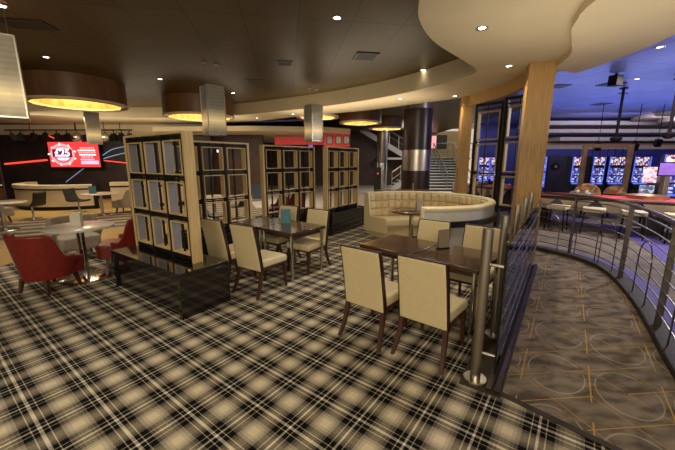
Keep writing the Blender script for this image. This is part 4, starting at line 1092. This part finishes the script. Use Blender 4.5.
def pend(px, py_boss, lab, first=False, y=None):
    p = at_z(px, py_boss, ZC) if y is None else at_y(px, py_boss, y)
    if first: ln.location = (p.x, p.y, LZ0); ln.rotation_euler = (0, 0, R(40)); ln['label'] = lab; ln['group'] = 'tall box lanterns'
    else: dup(ln, (p.x, p.y, LZ0), R(40), lab, 'tall box lanterns')
pend(210, 63, 'tall box lantern hanging in front of the second drum light', True)
pend(313, 88, 'tall box lantern hanging in the middle above the third screen')
pend(89, 100, 'small distant box lantern hanging before the television', y=11.4)
pend(-1, 60, 'tall box lantern cut off by the left edge of the view', y=4.6)
# downlights
def downlight(px, py, z, lab, power, strong=False, blue=False, loc=None):
    p = at_z(px, py, z) if loc is None else Vector((loc[0], loc[1], z))
    t = thing('downlight', lab, 'ceiling light', (p.x, p.y, z))
    MB().lathe([(.045, -.002), (.07, -.012), (.075, -.004), (.075, .001), (.045, .001)], (0, 0, 0), 20).build('trim_ring', M['steel'], t)
    MB().lathe([(.002, -.003), (.044, -.003), (.044, 0), (.002, 0)], (0, 0, 0), 16).build('lens', M['bulb'] if strong else M['bulb_cool'], t)
    li = bpy.data.lights.new('downlight_lamp', 'SPOT'); li.energy = power; li.spot_size = R(120); li.spot_blend = .9; li.shadow_soft_size = .12; li.color = (.75, .75, 1) if blue else (1, .88, .70)
    o = bpy.data.objects.new('downlight_lamp', li); C.objects.link(o); o.parent = t; o.location = (0, 0, -.03)
DLS = [
 (337, 18, ZC, 'brightest ceiling spotlight with a starry glint, top centre', 230, True),
 (423, 70, ZC, 'small spotlight in the dark ceiling near the corner of the cream ceiling', 5, False),
 (46, 57, ZC, 'small spotlight above the large drum light at the left', 150, False),
 (160, 79, ZC, 'small spotlight just left of the second drum light', 130, False),
 (233, 93, ZC, 'small spotlight just right of the second drum light', 130, False),
 (2, 6, ZC, 'spotlight in the top left corner of the ceiling', 160, False),
 (482, 28, ZS, 'spotlight in the cream ceiling nearest the camera', 150, False),
 (509, 66, ZS, 'spotlight in the cream ceiling left of the large oak column', 110, False),
 (455, 96, ZS, 'spotlight in the cream ceiling above the slim oak column', 110, False),
 (400, 99, ZS, 'tiny spotlight in the cream band above the drum lights', 60, False),
 (293, 114, ZS, 'tiny spotlight in the cream band left of the third lantern', 60, False),
 (257, 118, ZS, 'tiny spotlight in the cream band right of the second lantern', 60, False),
]
for px, py, z, lab, pw, s_ in DLS: downlight(px, py, z - .001, lab, pw, s_)
downlight(660, 47, ZC - .001, 'spotlight in the blue ceiling near the right edge', 60, blue=True)
downlight(637, 79, ZC - .001, 'spotlight in the blue ceiling right of the box speaker', 60, blue=True)
# unseen fittings of the same ceiling, outside the frame behind the viewpoint
for k, (x, y, lab) in enumerate(((-2.2, .8, 'ceiling spotlight behind the viewpoint on the left'), (-.5, -1.5, 'ceiling spotlight behind the viewpoint in the middle'), (-4.5, 1.8, 'ceiling spotlight left of the viewpoint'))):
    li = bpy.data.lights.new('room_spot', 'SPOT'); li.energy = 170; li.spot_size = R(125); li.spot_blend = .9; li.shadow_soft_size = .15; li.color = (1, .88, .70)
    o = bpy.data.objects.new('room_spot', li); C.objects.link(o); o.location = (x, y, ZC - .05)
    tag(o, lab, 'light')

# ------------------------------------------------------------------ lamps
def area(name, loc, rot, sx, sy_, e, col):
    li = bpy.data.lights.new(name, 'AREA'); li.shape = 'RECTANGLE'; li.size = sx; li.size_y = sy_; li.energy = e; li.color = col
    o = bpy.data.objects.new(name, li); C.objects.link(o); o.location = loc; o.rotation_euler = rot; return o
area('casino_uplight', (10.5, 12.5, 2.55), (PI, 0, 0), 7, 3, 170, (.34, .42, 1.0))
area('casino_uplight', (9.0, 6.0, 2.55), (PI, 0, 0), 4, 4, 100, (.36, .38, 1.0))
area('casino_wash', (15, 14.6, 3.5), (R(75), 0, 0), 9, .4, 170, (.46, .46, 1.0))
area('casino_downlight', (7.4, 7.6, 3.80), (0, 0, 0), 1.0, 1.0, 80, (1.0, .86, .74))
area('casino_side', (8.6, 6.8, 3.2), (R(66), 0, R(120)), .35, .35, 190, (.86, .84, 1.0))
area('front_fill', (-.6, -2.6, 3.1), (R(68), 0, R(-4)), 4.5, 1.6, 210, (1.0, .87, .64))
area('lobby_light', (5.5, 18.5, 3.8), (0, 0, 0), 4, 2, 240, (1.0, .95, .85))
area('stage_light_wash', (-10.2, 11.6, 3.3), (R(20), 0, 0), 4, .8, 150, (1.0, .84, .62))
area('back_room_light', (-3.0, 14.0, 3.0), (0, 0, 0), 5, 1.5, 90, (1.0, .88, .7))
area('soffit_fill', (2.7, 3.4, 2.0), (PI, 0, 0), 2.4, 3.0, 36, (1.0, .90, .74))  # unseen fills without fixtures, added here and below to brighten the soffit
area('soffit_fill', (.2, 10.2, 2.6), (PI, 0, R(-38)), 5, 1.2, 55, (1.0, .86, .64))
area('soffit_fill', (-7.0, 13.0, 2.6), (PI, 0, 0), 7, 1.5, 60, (1.0, .86, .64))
w = bpy.data.worlds.new('world'); sc.world = w; w.use_nodes = True
bg = w.node_tree.nodes['Background']; bg.inputs[0].default_value = (1.0, .87, .70, 1); bg.inputs[1].default_value = .68

# ------------------------------------------------------------------ camera
cam = bpy.data.cameras.new('camera'); co = bpy.data.objects.new('camera', cam); C.objects.link(co)
co.location = (0, 0, H); co.rotation_euler = (R(90) - PITCH, 0, 0)
cam.sensor_fit = 'HORIZONTAL'; cam.sensor_width = 36; cam.lens = FPX / 675 * 36; cam.clip_start = .05; cam.clip_end = 200
sc.camera = co
sc.view_settings.view_transform = 'Standard'; sc.view_settings.look = 'None'; sc.view_settings.exposure = 0.0
